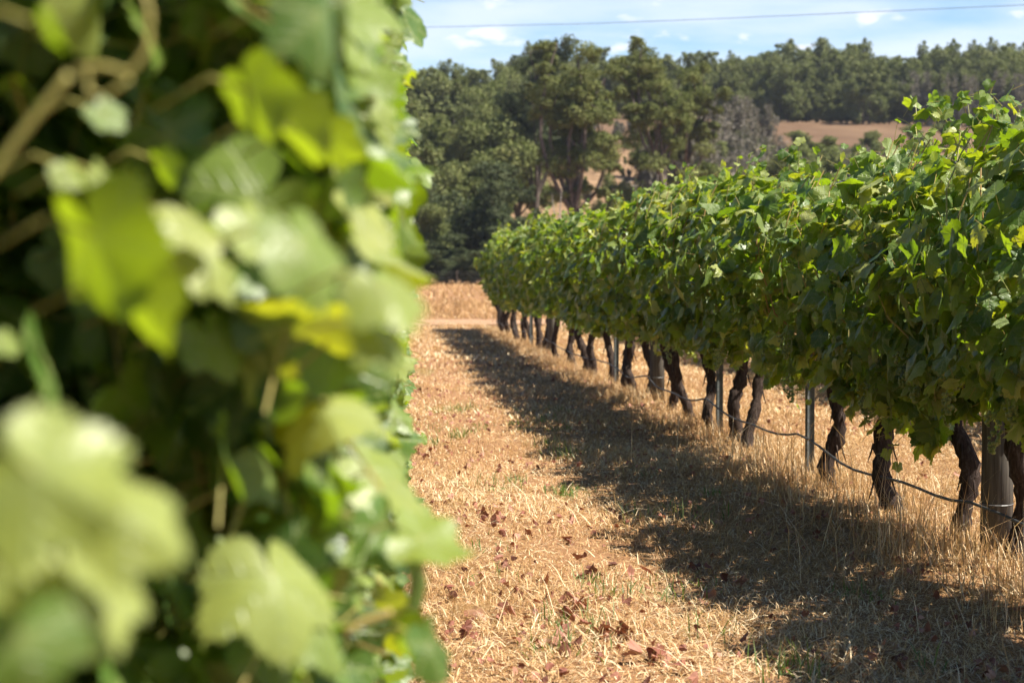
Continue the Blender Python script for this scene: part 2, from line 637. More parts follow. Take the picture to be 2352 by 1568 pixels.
def add_leaves(mb, rng, P, N, T, size, tint, lod, curl=1.0, mat=0):
    """P: petiole junctions, N: upper-side normals, T: tip directions; every leaf folded, curled and waved its own way"""
    V, f3, f4 = LOD[lod]
    n, k = len(P), len(V)
    N = unit(N)
    T = unit(T - (T * N).sum(-1, keepdims=True) * N)
    B = np.cross(T, N)
    x, y = V[:, 0][None], V[:, 1][None]
    r2 = x * x + y * y
    an = np.arctan2(x, y)
    g = lambda s, m=0.0: (m + s * rng.standard_normal((n, 1))) * curl
    z = -g(0.22, 0.22) * np.abs(x) - g(0.28, 0.20) * y * np.abs(y) - g(0.2, 0.1) * x * x \
        + g(0.09) * np.sin(3 * an + rng.uniform(0, 6.3, (n, 1))) * r2 + g(0.07) * np.sin(5 * an + rng.uniform(0, 6.3, (n, 1))) * r2 \
        + g(0.12) * x * y
    xs_ = x * (1 + 0.1 * rng.standard_normal((n, 1)))
    s = np.asarray(size).reshape(n, 1, 1)
    W_ = P[:, None] + s * (xs_[..., None] * B[:, None] + (y * np.ones((n, 1)))[..., None] * T[:, None] + z[..., None] * N[:, None])
    off = (np.arange(n) * k)[:, None, None]
    F3 = (f3[None] + off).reshape(-1, 3)
    F4 = (f4[None] + off).reshape(-1, 4) if len(f4) else None
    mb.add(W_.reshape(-1, 3), F3, F4, tint=np.repeat(np.asarray(tint), k), uv=np.tile(V, (n, 1)), mat=mat)


def add_petioles(mb, rng, P, N, length, rad, mat):
    """little stalks running from each leaf base back into the vine"""
    n = len(P)
    d = unit(-N * 0.6 + rng.standard_normal((n, 3)) * 0.5 + np.array([0, 0, -0.2]))
    A = P
    Bp = P + d * np.asarray(length).reshape(n, 1)
    side = unit(np.cross(d, np.array([0.2, 0.9, 0.4])))
    up = np.cross(d, side)
    q = [side, -0.5 * side + 0.87 * up, -0.5 * side - 0.87 * up]
    v = np.stack([A + rad * q[0], A + rad * q[1], A + rad * q[2], Bp + rad * q[0], Bp + rad * q[1], Bp + rad * q[2]], 1)
    f = np.array([[0, 1, 4, 3], [1, 2, 5, 4], [2, 0, 3, 5]])
    F = (f[None] + (np.arange(n) * 6)[:, None, None]).reshape(-1, 4)
    mb.add(v.reshape(-1, 3), None, F, tint=np.repeat(rng.uniform(0.2, 0.75, n), 6), mat=mat)


def half_width(h, wid):
    q = np.clip((h - 0.42) / 1.75, 0, 1)
    return wid * np.interp(q, [0, 0.14, 0.38, 0.55, 0.72, 0.86, 1.0], [0.28, 0.5, 0.95, 1.06, 0.86, 0.50, 0.12])


def vine_leaf_set(rng, n, length, wid, top, bot, extra=6):
    """leaf positions, normals and tip directions for one vine; row along y, trunk at the origin"""
    y = rng.uniform(-length / 2 - 0.08, length / 2 + 0.08, n)
    ph = rng.uniform(0, 6.3, 4)
    edge = np.clip((np.abs(y) - length * 0.30) / (length * 0.22), 0, 1)
    tp = top + 0.10 * np.sin(y * 5 + ph[0]) + 0.07 * np.sin(y * 11 + ph[1]) - rng.uniform(0.08, 0.28) * edge
    bt = bot + 0.10 * np.sin(y * 6 + ph[2]) + 0.06 * np.sin(y * 13 + ph[3])
    q = rng.uniform(0, 1, n) ** 1.12
    h = bt + (tp - bt) * q
    surf = rng.uniform(0, 1, n) < 0.60
    u = np.where(surf, rng.uniform(0.72, 1.12, n), rng.uniform(0, 0.75, n)) * np.where(rng.uniform(0, 1, n) < 0.5, -1, 1)
    lump = np.sin(y * 6 + h * 4 + ph[1]) + np.sin(y * 11 - h * 7 + ph[2]) + 0.7 * np.sin(h * 13 + y * 3 + ph[3])
    u *= 1 + 0.22 * lump
    x = u * half_width(h, wid) * (1.10 - 0.52 * edge)
    out = np.stack([np.sign(x) * (0.25 + np.abs(u)), np.zeros(n), np.zeros(n)], -1)
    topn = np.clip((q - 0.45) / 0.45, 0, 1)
    N = out * (0.75 - 0.35 * topn)[:, None] + np.array([0, 0, 1.0]) * (0.38 + 0.55 * topn)[:, None] + rng.standard_normal((n, 3)) * 0.55
    T = np.array([0, 0, -1.0]) * (0.9 - 0.5 * topn)[:, None] + out * 0.5 + rng.standard_normal((n, 3)) * 0.42
    P = np.stack([x, y, h], -1)
    # hollows where the dark inside of the vine shows
    keep = np.ones(n, bool)
    for k in range(int(9 * length)):
        hy, hh, sx = rng.uniform(-length / 2, length / 2), rng.uniform(bot + 0.1, top), rng.choice([-1, 1])
        keep &= ~(((y - hy) / rng.uniform(0.06, 0.15)) ** 2 + ((h - hh) / rng.uniform(0.08, 0.2)) ** 2 + ((x - sx * wid) / (0.75 * wid)) ** 2 < 1)
    keep |= np.abs(x) < 0.35 * half_width(h, wid)
    keep &= ~((x > -0.07) & (h < bot + 0.30 + 0.08 * np.sin(y * 9)))     # cut higher on the sunny side
    P, N, T, n = P[keep], N[keep], T[keep], int(keep.sum())
    S = rng.uniform(0.048, 0.092, n)
    # shoots that stand proud of the hedge, with leaves along them
    shoots = []
    for k in range(extra):
        y0 = rng.uniform(-length / 2, length / 2)
        s = rng.choice([-1, 1])
        h0 = top - rng.uniform(0.05, 0.25)
        L = rng.uniform(0.18, 0.46)
        a = rng.uniform(-0.5, 0.5)
        m = 8
        tt = np.linspace(0, 1, m)
        pts = np.stack([s * 0.10 + s * L * 0.55 * tt ** 1.6 * rng.uniform(0, 1), y0 + a * L * tt, h0 + L * tt * (1 - 0.35 * tt)], -1)
        shoots.append(pts)
        for i in range(2, m):
            P = np.concatenate([P, pts[i:i + 1] + rng.standard_normal((1, 3)) * 0.02])
            N = np.concatenate([N, np.array([[s * 0.5, 0, 0.7]]) + rng.standard_normal((1, 3)) * 0.5])
            T = np.concatenate([T, np.array([[s * 0.4, 0, -0.6]]) + rng.standard_normal((1, 3)) * 0.6])
            S = np.concatenate([S, [rng.uniform(0.035, 0.065) * (1.15 - 0.5 * tt[i])]])
    # upright shoots over the top, and strands hanging from the underside on the shaded face
    for k in range(int(5 * length)):
        up = k % 5 < 3
        y0 = rng.uniform(-length * 0.42, length * 0.42)
        if up:
            L, m = rng.uniform(0.22, 0.48), 9
            tt = np.linspace(0, 1, m)
            pts = np.stack([rng.normal(0, 0.06) + rng.normal(0, 0.10) * tt ** 2, y0 + rng.normal(0, 0.12) * tt, top - 0.16 + L * tt], -1)
            i0, hang = 3, -0.2
        else:
            L, m = rng.uniform(0.12, 0.28), 6
            tt = np.linspace(0, 1, m)
            pts = np.stack([-0.17 + rng.normal(0, 0.05) + 0 * tt, y0 + rng.normal(0, 0.08) * tt, bot + 0.06 - L * tt], -1)
            i0, hang = 0, -1.0
        shoots.append(pts)
        mm = m - i0
        P = np.concatenate([P, pts[i0:] + rng.standard_normal((mm, 3)) * np.array([0.03, 0.03, 0.01])])
        N = np.concatenate([N, np.array([[-0.3, -0.4, 0.45]]) + rng.standard_normal((mm, 3)) * 0.6])
        T = np.concatenate([T, np.array([[0, 0, hang]]) + rng.standard_normal((mm, 3)) * 0.6])
        S = np.concatenate([S, rng.uniform(0.034, 0.058, mm) * (1.15 - 0.45 * tt[i0:])])
    # side shoots arching out of the face, leafy to their tips
    for k in range(int(11 * length)):
        y0, s, h0 = rng.uniform(-length / 2, length / 2), rng.choice([-1, -1, 1]), rng.uniform(bot + 0.35, top - 0.1)
        L, a, m = rng.uniform(0.18, 0.36), rng.uniform(-0.7, 0.7), 9
        tt = np.linspace(0, 1, m)
        w0 = float(half_width(h0, wid)) * 0.7
        pts = np.stack([s * (w0 + L * 0.75 * tt), y0 + a * L * tt, h0 + L * (0.35 * tt - 0.55 * tt * tt)], -1)
        shoots.append(pts)
        mm = m - 2
        P = np.concatenate([P, pts[2:] + rng.standard_normal((mm, 3)) * 0.025])
        N = np.concatenate([N, np.array([[s * 0.35, -0.15, 0.75]]) + rng.standard_normal((mm, 3)) * 0.5])
        T = np.concatenate([T, np.array([[s * 0.6, 0, -0.7]]) + rng.standard_normal((mm, 3)) * 0.5])
        S = np.concatenate([S, rng.uniform(0.045, 0.075, mm) * (1.15 - 0.45 * tt[2:])])
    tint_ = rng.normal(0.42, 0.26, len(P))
    tint_[:n] += 0.16 * topn[keep]  # upper leaves paler: younger growth, plus sunlit brightness painted into the tint
    tint_[n:] += 0.22           # young leaves along the shoots are paler, with sun glints put into the tint
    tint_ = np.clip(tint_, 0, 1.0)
    return P, N, T, S, tint_, shoots


def cane_curve(rng, length, top, wid):
    s = rng.choice([-1, 1])
    y0 = rng.uniform(-length / 2, length / 2)
    tt = np.linspace(0, 1, 9)
    b = rng.uniform(-0.3, 0.3)
    hh = 0.78 + (top + 0.05 - 0.78) * tt
    x = s * (0.03 + wid * rng.uniform(0.5, 1.15) * np.sin(PI * 0.8 * tt ** 0.8))
    return np.stack([x + 0.015 * rng.standard_normal(9), y0 + b * tt + 0.015 * rng.standard_normal(9), hh], -1)


def trunk_curve(rng, lean_x, lean_y, htop=0.80):
    tt = np.linspace(0, 1, 11)
    wx = 0.036 * np.sin(tt * rng.uniform(4, 8) + rng.uniform(0, 6)) + 0.012 * np.sin(tt * rng.uniform(10, 15) + rng.uniform(0, 6))
    wy = 0.036 * np.sin(tt * rng.uniform(4, 8) + rng.uniform(0, 6)) + 0.012 * np.sin(tt * rng.uniform(10, 15) + rng.uniform(0, 6))
    return np.stack([lean_x * tt + wx - wx[0], lean_y * tt + wy - wy[0], -0.04 + (htop + 0.04) * tt], -1)


def trunk_mesh(rng, lean_x, lean_y, rad):
    b = MB()
    c = trunk_curve(rng, lean_x, lean_y)
    tt = np.linspace(0, 1, 11)
    cc = np.stack([np.interp(np.linspace(0, 1, 26), tt, c[:, k]) for k in range(3)], -1)
    t2 = np.linspace(0, 1, 26)
    r = rad * (1.0 + 0.35 * np.exp(-t2 * 9) + 0.28 * np.exp(-((t2 - 1) / 0.15) ** 2)) * (1 + 0.11 * rng.standard_normal(26))
    b.tube(cc, r, 11, wob=0.09, rng=rng)
    # loose strips of bark
    for k in range(7):
        i = rng.integers(3, 21)
        a = rng.uniform(0, 6.3)
        o = np.array([math.cos(a), math.sin(a), 0]) * r[i] * 1.02
        p0 = cc[i] + o
        b.tube([p0, p0 + np.array([o[0] * 0.25, o[1] * 0.25, -0.05]), p0 + np.array([o[0] * 0.6, o[1] * 0.6, -0.10])], [0.006, 0.005, 0.002], 4)
    return b, cc[-1]


def cordon_mb(rng, head, length):
    b = MB()
    for s in (-1, 1):
        tt = np.linspace(0, 1, 9)
        pts = np.stack([head[0] * (1 - tt) + 0.02 * np.sin(tt * 7 + s), head[1] * (1 - tt) + s * tt * length * 0.52, head[2] + 0.05 * tt + 0.02 * np.sin(tt * 9)], -1)
        b.tube(pts, np.linspace(0.030, 0.016, 9), 7, wob=0.1, rng=rng)
    return b


# ------------------------------------------------------------------ right-hand row of vines
ROW_X = 2.80
GAP = 1.29
base_px = [2187, 2056, 1924, 1729, 1694, 1646, 1577, 1538, 1485, 1456, 1436, 1407, 1371, 1354, 1318, 1280]
lean_px = [27, -24, -4, 22, -4, -34, -28, -24, -22, -18, -14, -4, 2, -14, -10, -2]
vine_y = [row_y(p) for p in base_px]
lean_x = [l * y / FPX for l, y in zip(lean_px, vine_y)]
yy = vine_y[-1]
rs = np.random.default_rng(5)
while yy < 41.8:
    yy += GAP * rs.uniform(0.9, 1.1)
    vine_y.append(yy)
    lean_x.append(rs.uniform(-0.12, 0.05))
near_y = [8.42, 7.15, 5.85, 4.6]

wood_y = [row_y(2283), row_y(1505), 30.2, 41.9]
steel_y = [row_y(1860), row_y(1652), row_y(1415), row_y(1259), 33.8, 37.6]
GV = 'grapevines of the right hand row'

right_labels = {
    0: 'grapevine with thick kinked black trunk just left of the pale wooden post',
    1: 'grapevine with trunk leaning left, shaggy at its foot, second from the pale wooden post',
    2: 'grapevine with stout straight trunk just right of the nearest steel picket',
    3: 'grapevine with thick trunk bowed to the right, first beyond the nearest steel picket',
    4: 'grapevine with short dark trunk right of the second steel picket',
    5: 'grapevine whose slanting trunk crosses behind the second steel picket',
    6: 'grapevine with trunk sloping up to the left, first left of the second steel picket',
    7: 'grapevine with leaning trunk immediately right of the dark round wooden post',
    8: 'grapevine with slim trunk immediately left of the dark round wooden post',
    9: 'grapevine with leaning trunk second beyond the dark round wooden post',
    10: 'grapevine with leaning trunk third beyond the dark round wooden post',
    11: 'grapevine with upright trunk beside the third steel picket along the row',
    12: 'grapevine with upright dark trunk next beyond the third steel picket',
    13: 'grapevine with trunk leaning left, second beyond the third steel picket',
    14: 'grapevine with thin leaning trunk, third beyond the third steel picket',
    15: 'grapevine with thick black trunk just right of the fourth steel picket',
}


def add_canes(rng, root, n, length, top, wid, side=None):
    for k in range(n):
        c = cane_curve(rng, length, top, wid)
        if side is not None:
            c[:, 0] = np.abs(c[:, 0]) * side
        b = MB()
        b.tube(c, np.linspace(0.0055, 0.003, 9), 5, tint=rng.uniform(0.3, 0.95))
        b.build('cane', M_CANE, root)


def grape_bunch_mesh(rng, L=0.16, n=55):
    b = MB()
    ph = (1 + 5 ** .5) / 2
    ico = unit(np.array([[-1, ph, 0], [1, ph, 0], [-1, -ph, 0], [1, -ph, 0], [0, -1, ph], [0, 1, ph], [0, -1, -ph], [0, 1, -ph], [ph, 0, -1], [ph, 0, 1], [-ph, 0, -1], [-ph, 0, 1]], float))
    fi = [[0, 11, 5], [0, 5, 1], [0, 1, 7], [0, 7, 10], [0, 10, 11], [1, 5, 9], [5, 11, 4], [11, 10, 2], [10, 7, 6], [7, 1, 8], [3, 9, 4], [3, 4, 2], [3, 2, 6], [3, 6, 8], [3, 8, 9], [4, 9, 5], [2, 4, 11], [6, 2, 10], [8, 6, 7], [9, 8, 1]]
    # one subdivision
    vs = [tuple(v) for v in ico]
    cache = {}
    def mid(a, c):
        k = (min(a, c), max(a, c))
        if k not in cache:
            m = np.array(vs[a]) + np.array(vs[c])
            vs.append(tuple(m / np.linalg.norm(m)))
            cache[k] = len(vs) - 1
        return cache[k]
    f2 = []
    for a, c, d in fi:
        x, y, z = mid(a, c), mid(c, d), mid(d, a)
        f2 += [[a, x, z], [c, y, x], [d, z, y], [x, y, z]]
    sv = np.array(vs)
    for k in range(n):
        q = rng.uniform(0, 1)
        r = 0.042 * (1 - q) ** 0.6 * rng.uniform(0.5, 1) + 0.004
        a = rng.uniform(0, 6.3)
        b.add(sv * rng.uniform(0.0065, 0.0085) + np.array([r * math.cos(a), r * math.sin(a), -q * L]), f2, tint=rng.uniform(0, 1))
    return b


bunch_me = grape_bunch_mesh(np.random.default_rng(77)).mesh('grape_bunch', M_GRAPE, True)


TOPS = [1.97, 1.91, 1.91, 1.98, 2.0, 2.04, 2.07, 2.06, 2.05, 2.02, 1.95, 1.93, 2.03, 2.03, 2.01, 1.92]
TALL = {0: [(2112, 235), (2150, 240), (2205, 232), (2270, 240), (2330, 300), (2240, 290), (2180, 300)],
        2: [(1835, 345), (1815, 355), (1840, 370)], 5: [(1640, 405), (1655, 415)], 9: [(1470, 442), (1462, 455), (1480, 470)], 14: [(1262, 528), (1255, 540)]}


def right_vine(i, y, lx, lo=None, hi=None):
    rng = np.random.default_rng(100 + i)
    root = empty('grapevine', (ROW_X + rng.uniform(-0.03, 0.03), y, float(H(ROW_X, y))))
    wid = rng.uniform(0.37, 0.43) * (1.0 if y < 22 else 0.86 if y < 30 else 0.72)
    top = rng.uniform(1.74, 1.99)
    if i >= 60:
        top = 1.84
    if i < len(TOPS):
        top = TOPS[i] - 0.12
    bot = rng.uniform(0.56, 0.62) if i < 2 else rng.uniform(0.66, 0.80)
    b, head = trunk_mesh(rng, lx, rng.uniform(-0.1, 0.1), rng.uniform(0.038, 0.047))
    b.build('trunk', M_BARK, root, smooth=True)
    cordon_mb(rng, head, GAP).build('cordon', M_BARK, root, smooth=True)
    if y < 19:
        lod, n = 1, 1450
    else:
        lod, n = 2, 1200
    lo = y - GAP / 2 if lo is None else lo
    hi = y + GAP / 2 if hi is None else hi
    span, mid_ = hi - lo, (hi + lo) / 2 - y
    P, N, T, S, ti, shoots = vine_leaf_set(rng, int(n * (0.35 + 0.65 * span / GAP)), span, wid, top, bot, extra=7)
    P[:, 1] += mid_
    for s_ in shoots:
        s_[:, 1] += mid_
    # the hedge opens a little where a picket top shows
    for sy in steel_y[:2]:
        k = ~((np.abs(P[:, 1] + y - sy) < 0.10) & (P[:, 0] < 0.06) & (P[:, 2] > 1.55) & (P[:, 2] < 2.0))
        P, N, T, S, ti = P[k], N[k], T[k], S[k], ti[k]
    if i in TALL:      # tall shoots that stand up against the far trees
        for (px, py) in TALL[i]:
            q = at(px, py, y - 0.3 if i == 0 else y + 0.5)
            for k in range(5):
                P = np.concatenate([P, [[q.x - ROW_X + rng.normal(0, .03), q.y - y + rng.normal(0, .03), q.z - float(H(ROW_X, y)) + rng.normal(0, .03)]]])
                N = np.concatenate([N, [[-0.3, -0.5, 0.5] + rng.standard_normal(3) * 0.5]])
                T = np.concatenate([T, [[0, 0, -1] + rng.standard_normal(3) * 0.4]])
                S = np.concatenate([S, [rng.uniform(.035, .06)]])
                ti = np.concatenate([ti, [rng.uniform(.4, .7)]])
    fb = MB()
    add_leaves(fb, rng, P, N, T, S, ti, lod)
    if lod == 1:
        add_petioles(fb, rng, P, N, rng.uniform(0.05, 0.1, len(P)), 0.0014, 1)
    for s in shoots:
        fb.tube(s, np.linspace(0.0035, 0.0015, len(s)), 4, tint=0.35, mat=1)
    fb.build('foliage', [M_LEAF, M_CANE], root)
    if y < 22:
        add_canes(rng, root, 5, GAP, top, wid, -1)
    if y < 17:
        if i == 0:
            q = at(2168, 900, y - 0.25)
            o = place_mesh('grape_bunch', bunch_me, root, (q.x - ROW_X, q.y - y, q.z - root.location.z))
        for k in range(3):
            o = place_mesh('grape_bunch', bunch_me, root, (-(wid * rng.uniform(0.2, 0.9)), rng.uniform(-0.55, 0.55), rng.uniform(0.68, 0.95)))
            o.rotation_euler = (rng.uniform(-.2, .2), rng.uniform(-.2, .2), rng.uniform(0, 6))
    return root


for i, (y, lx) in enumerate(zip(vine_y, lean_x)):
    lo_ = (vine_y[i - 1] + y) / 2 if i else (near_y[0] + y) / 2
    hi_ = (vine_y[i + 1] + y) / 2 if i + 1 < len(vine_y) else y + GAP / 2
    r = right_vine(i, y, lx, lo_, hi_)
    n_left = len(vine_y) - 1 - i
    if i in right_labels:
        lab = right_labels[i]
    elif n_left == 0:
        lab = 'last grapevine at the far end of the right hand row'
    else:
        ords = ['', 'first', 'second', 'third', 'fourth', 'fifth', 'sixth', 'seventh', 'eighth', 'ninth', 'tenth', 'eleventh', 'twelfth']
        lab = 'small distant grapevine, ' + ords[n_left] + ' before the last vine at the far end of the row'
    tag(r, lab, 'grapevine', GV)
edge = ['grapevine at the right edge of the photo, dark trunk beside the pale wooden post']
for k, y in enumerate(near_y):
    r = right_vine(60 + k, y, 0.02)
    tag(r, edge[0] if k == 0 else 'grapevine beyond the right edge of the photo casting shade on the grass', 'grapevine', GV)

# ------------------------------------------------------------------ left-hand row: the blurred vines right beside the camera
LEFT_X = -0.40


def left_face(y, h):
    """how far right the leaves of the left row reach"""
    return np.minimum(0.002 + 0.0205 * y, 0.185) + 0.02 * np.sin(y * 3.1 + h * 5) + 0.02 * np.sin(h * 9 - y * 2)


def left_leaves(rng, y0, y1, n, hmax=2.1, hmin=0.35):
    y = rng.uniform(y0, y1, n)
    h = rng.uniform(hmin, hmax, n)
    face = left_face(y, h)
    surf = rng.uniform(0, 1, n) < 0.58
    dep = np.where(surf, np.abs(rng.normal(0, 0.08, n)), 0.03 + 0.6 * rng.uniform(0, 1, n) ** 1.3)
    x = face - 0.055 - dep
    nrm = np.array([0.62, -0.25, 0.50]) + rng.standard_normal((n, 3)) * 0.5
    T = np.array([0.35, -0.1, -0.8]) + rng.standard_normal((n, 3)) * 0.45
    return np.stack([x, y, h], -1), nrm, T, rng.uniform(0.032, 0.075, n), np.clip(rng.normal(0.45, 0.27, n), 0, 1.0)


left_ys = [1.55, 2.85, 4.15, 5.45, 6.75, 8.05, 9.35, 10.65, 11.95, 13.25, 14.55, 15.85, 17.15, 18.45]
left_lab = ['very blurred grapevine nearest the camera with huge pale leaves at bottom left',
            'blurred grapevine second from the camera in the left row',
            'blurred grapevine third from the camera in the left row',
            'softly blurred grapevine fourth from the camera in the left row',
            'grapevine fifth from the camera at the right edge of the left row',
            'grapevine sixth from the camera at the edge of the left row',
            'grapevine seventh from the camera, one sharp leaf out over the grass']
# leaves of the nearest vines that can be told apart: photo pixel, distance, width in pixels, normal, tip, tint
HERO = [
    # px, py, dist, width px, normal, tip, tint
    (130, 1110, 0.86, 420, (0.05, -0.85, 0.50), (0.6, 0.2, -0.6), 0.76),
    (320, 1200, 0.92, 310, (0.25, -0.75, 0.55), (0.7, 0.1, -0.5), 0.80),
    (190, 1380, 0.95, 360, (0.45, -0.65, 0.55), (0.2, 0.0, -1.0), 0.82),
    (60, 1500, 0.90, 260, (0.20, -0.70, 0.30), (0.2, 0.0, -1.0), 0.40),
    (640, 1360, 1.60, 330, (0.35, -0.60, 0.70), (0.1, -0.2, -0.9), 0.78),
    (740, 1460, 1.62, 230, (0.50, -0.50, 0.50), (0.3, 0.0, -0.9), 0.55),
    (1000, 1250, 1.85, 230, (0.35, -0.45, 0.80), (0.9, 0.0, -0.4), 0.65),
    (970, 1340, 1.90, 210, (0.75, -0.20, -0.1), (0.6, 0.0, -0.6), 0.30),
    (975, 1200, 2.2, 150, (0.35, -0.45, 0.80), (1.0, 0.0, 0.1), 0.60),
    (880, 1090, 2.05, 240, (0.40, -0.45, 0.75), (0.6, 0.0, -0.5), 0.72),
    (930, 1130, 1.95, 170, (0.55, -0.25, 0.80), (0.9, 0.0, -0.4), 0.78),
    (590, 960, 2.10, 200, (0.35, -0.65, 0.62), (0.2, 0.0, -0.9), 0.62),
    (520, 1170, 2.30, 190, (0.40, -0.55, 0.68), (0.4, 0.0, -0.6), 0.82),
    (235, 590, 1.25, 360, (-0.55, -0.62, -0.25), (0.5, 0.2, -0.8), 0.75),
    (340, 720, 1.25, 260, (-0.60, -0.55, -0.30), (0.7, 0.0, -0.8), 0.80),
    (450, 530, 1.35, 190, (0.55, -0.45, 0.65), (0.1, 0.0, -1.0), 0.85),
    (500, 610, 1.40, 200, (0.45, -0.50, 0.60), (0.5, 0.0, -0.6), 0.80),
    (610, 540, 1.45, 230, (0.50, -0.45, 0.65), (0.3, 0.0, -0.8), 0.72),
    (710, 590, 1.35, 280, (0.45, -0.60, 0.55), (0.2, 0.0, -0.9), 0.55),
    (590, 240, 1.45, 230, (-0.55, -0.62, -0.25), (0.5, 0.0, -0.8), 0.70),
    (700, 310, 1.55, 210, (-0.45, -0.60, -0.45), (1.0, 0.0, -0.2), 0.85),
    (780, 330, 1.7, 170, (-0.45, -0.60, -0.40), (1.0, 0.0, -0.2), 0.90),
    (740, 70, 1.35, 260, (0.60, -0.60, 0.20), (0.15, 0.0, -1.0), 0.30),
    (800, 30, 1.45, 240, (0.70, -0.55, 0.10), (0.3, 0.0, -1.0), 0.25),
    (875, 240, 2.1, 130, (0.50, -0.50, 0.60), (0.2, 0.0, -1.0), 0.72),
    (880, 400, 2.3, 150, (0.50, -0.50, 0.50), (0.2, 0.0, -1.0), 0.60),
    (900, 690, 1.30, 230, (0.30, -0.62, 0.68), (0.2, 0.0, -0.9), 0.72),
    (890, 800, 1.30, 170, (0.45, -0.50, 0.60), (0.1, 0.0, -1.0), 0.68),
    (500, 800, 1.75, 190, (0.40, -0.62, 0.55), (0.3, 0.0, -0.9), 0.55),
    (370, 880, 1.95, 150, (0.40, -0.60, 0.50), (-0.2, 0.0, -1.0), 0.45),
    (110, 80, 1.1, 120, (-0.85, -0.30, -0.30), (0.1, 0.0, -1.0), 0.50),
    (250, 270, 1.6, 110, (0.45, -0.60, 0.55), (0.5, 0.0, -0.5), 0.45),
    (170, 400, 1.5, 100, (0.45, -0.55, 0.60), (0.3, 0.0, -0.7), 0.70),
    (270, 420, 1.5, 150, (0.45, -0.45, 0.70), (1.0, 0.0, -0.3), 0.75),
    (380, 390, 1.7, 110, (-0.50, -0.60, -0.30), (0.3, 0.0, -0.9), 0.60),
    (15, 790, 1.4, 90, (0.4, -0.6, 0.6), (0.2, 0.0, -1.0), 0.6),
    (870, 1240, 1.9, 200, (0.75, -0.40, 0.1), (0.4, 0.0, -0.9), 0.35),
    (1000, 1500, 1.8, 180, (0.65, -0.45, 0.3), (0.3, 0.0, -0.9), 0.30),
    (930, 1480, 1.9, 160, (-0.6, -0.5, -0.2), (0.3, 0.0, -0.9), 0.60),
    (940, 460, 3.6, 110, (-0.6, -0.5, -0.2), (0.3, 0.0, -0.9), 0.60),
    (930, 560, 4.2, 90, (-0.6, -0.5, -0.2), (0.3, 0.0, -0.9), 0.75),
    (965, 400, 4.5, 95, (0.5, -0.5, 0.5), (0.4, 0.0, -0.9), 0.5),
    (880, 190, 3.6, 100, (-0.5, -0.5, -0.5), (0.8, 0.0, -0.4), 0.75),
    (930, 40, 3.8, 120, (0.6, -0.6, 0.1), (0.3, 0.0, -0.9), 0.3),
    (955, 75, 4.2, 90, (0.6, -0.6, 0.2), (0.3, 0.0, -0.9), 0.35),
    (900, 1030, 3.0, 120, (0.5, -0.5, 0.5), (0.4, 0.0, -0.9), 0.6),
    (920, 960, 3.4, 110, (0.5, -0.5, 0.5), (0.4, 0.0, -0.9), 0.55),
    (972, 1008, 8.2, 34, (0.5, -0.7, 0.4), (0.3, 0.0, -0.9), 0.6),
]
hero_by_vine = {}
for hspec in HERO:
    k = int(np.argmin([abs(hspec[2] - y) for y in left_ys])) if hspec[2] > 0.7 else 0
    hero_by_vine.setdefault(k, []).append(hspec)
shared_left = {}
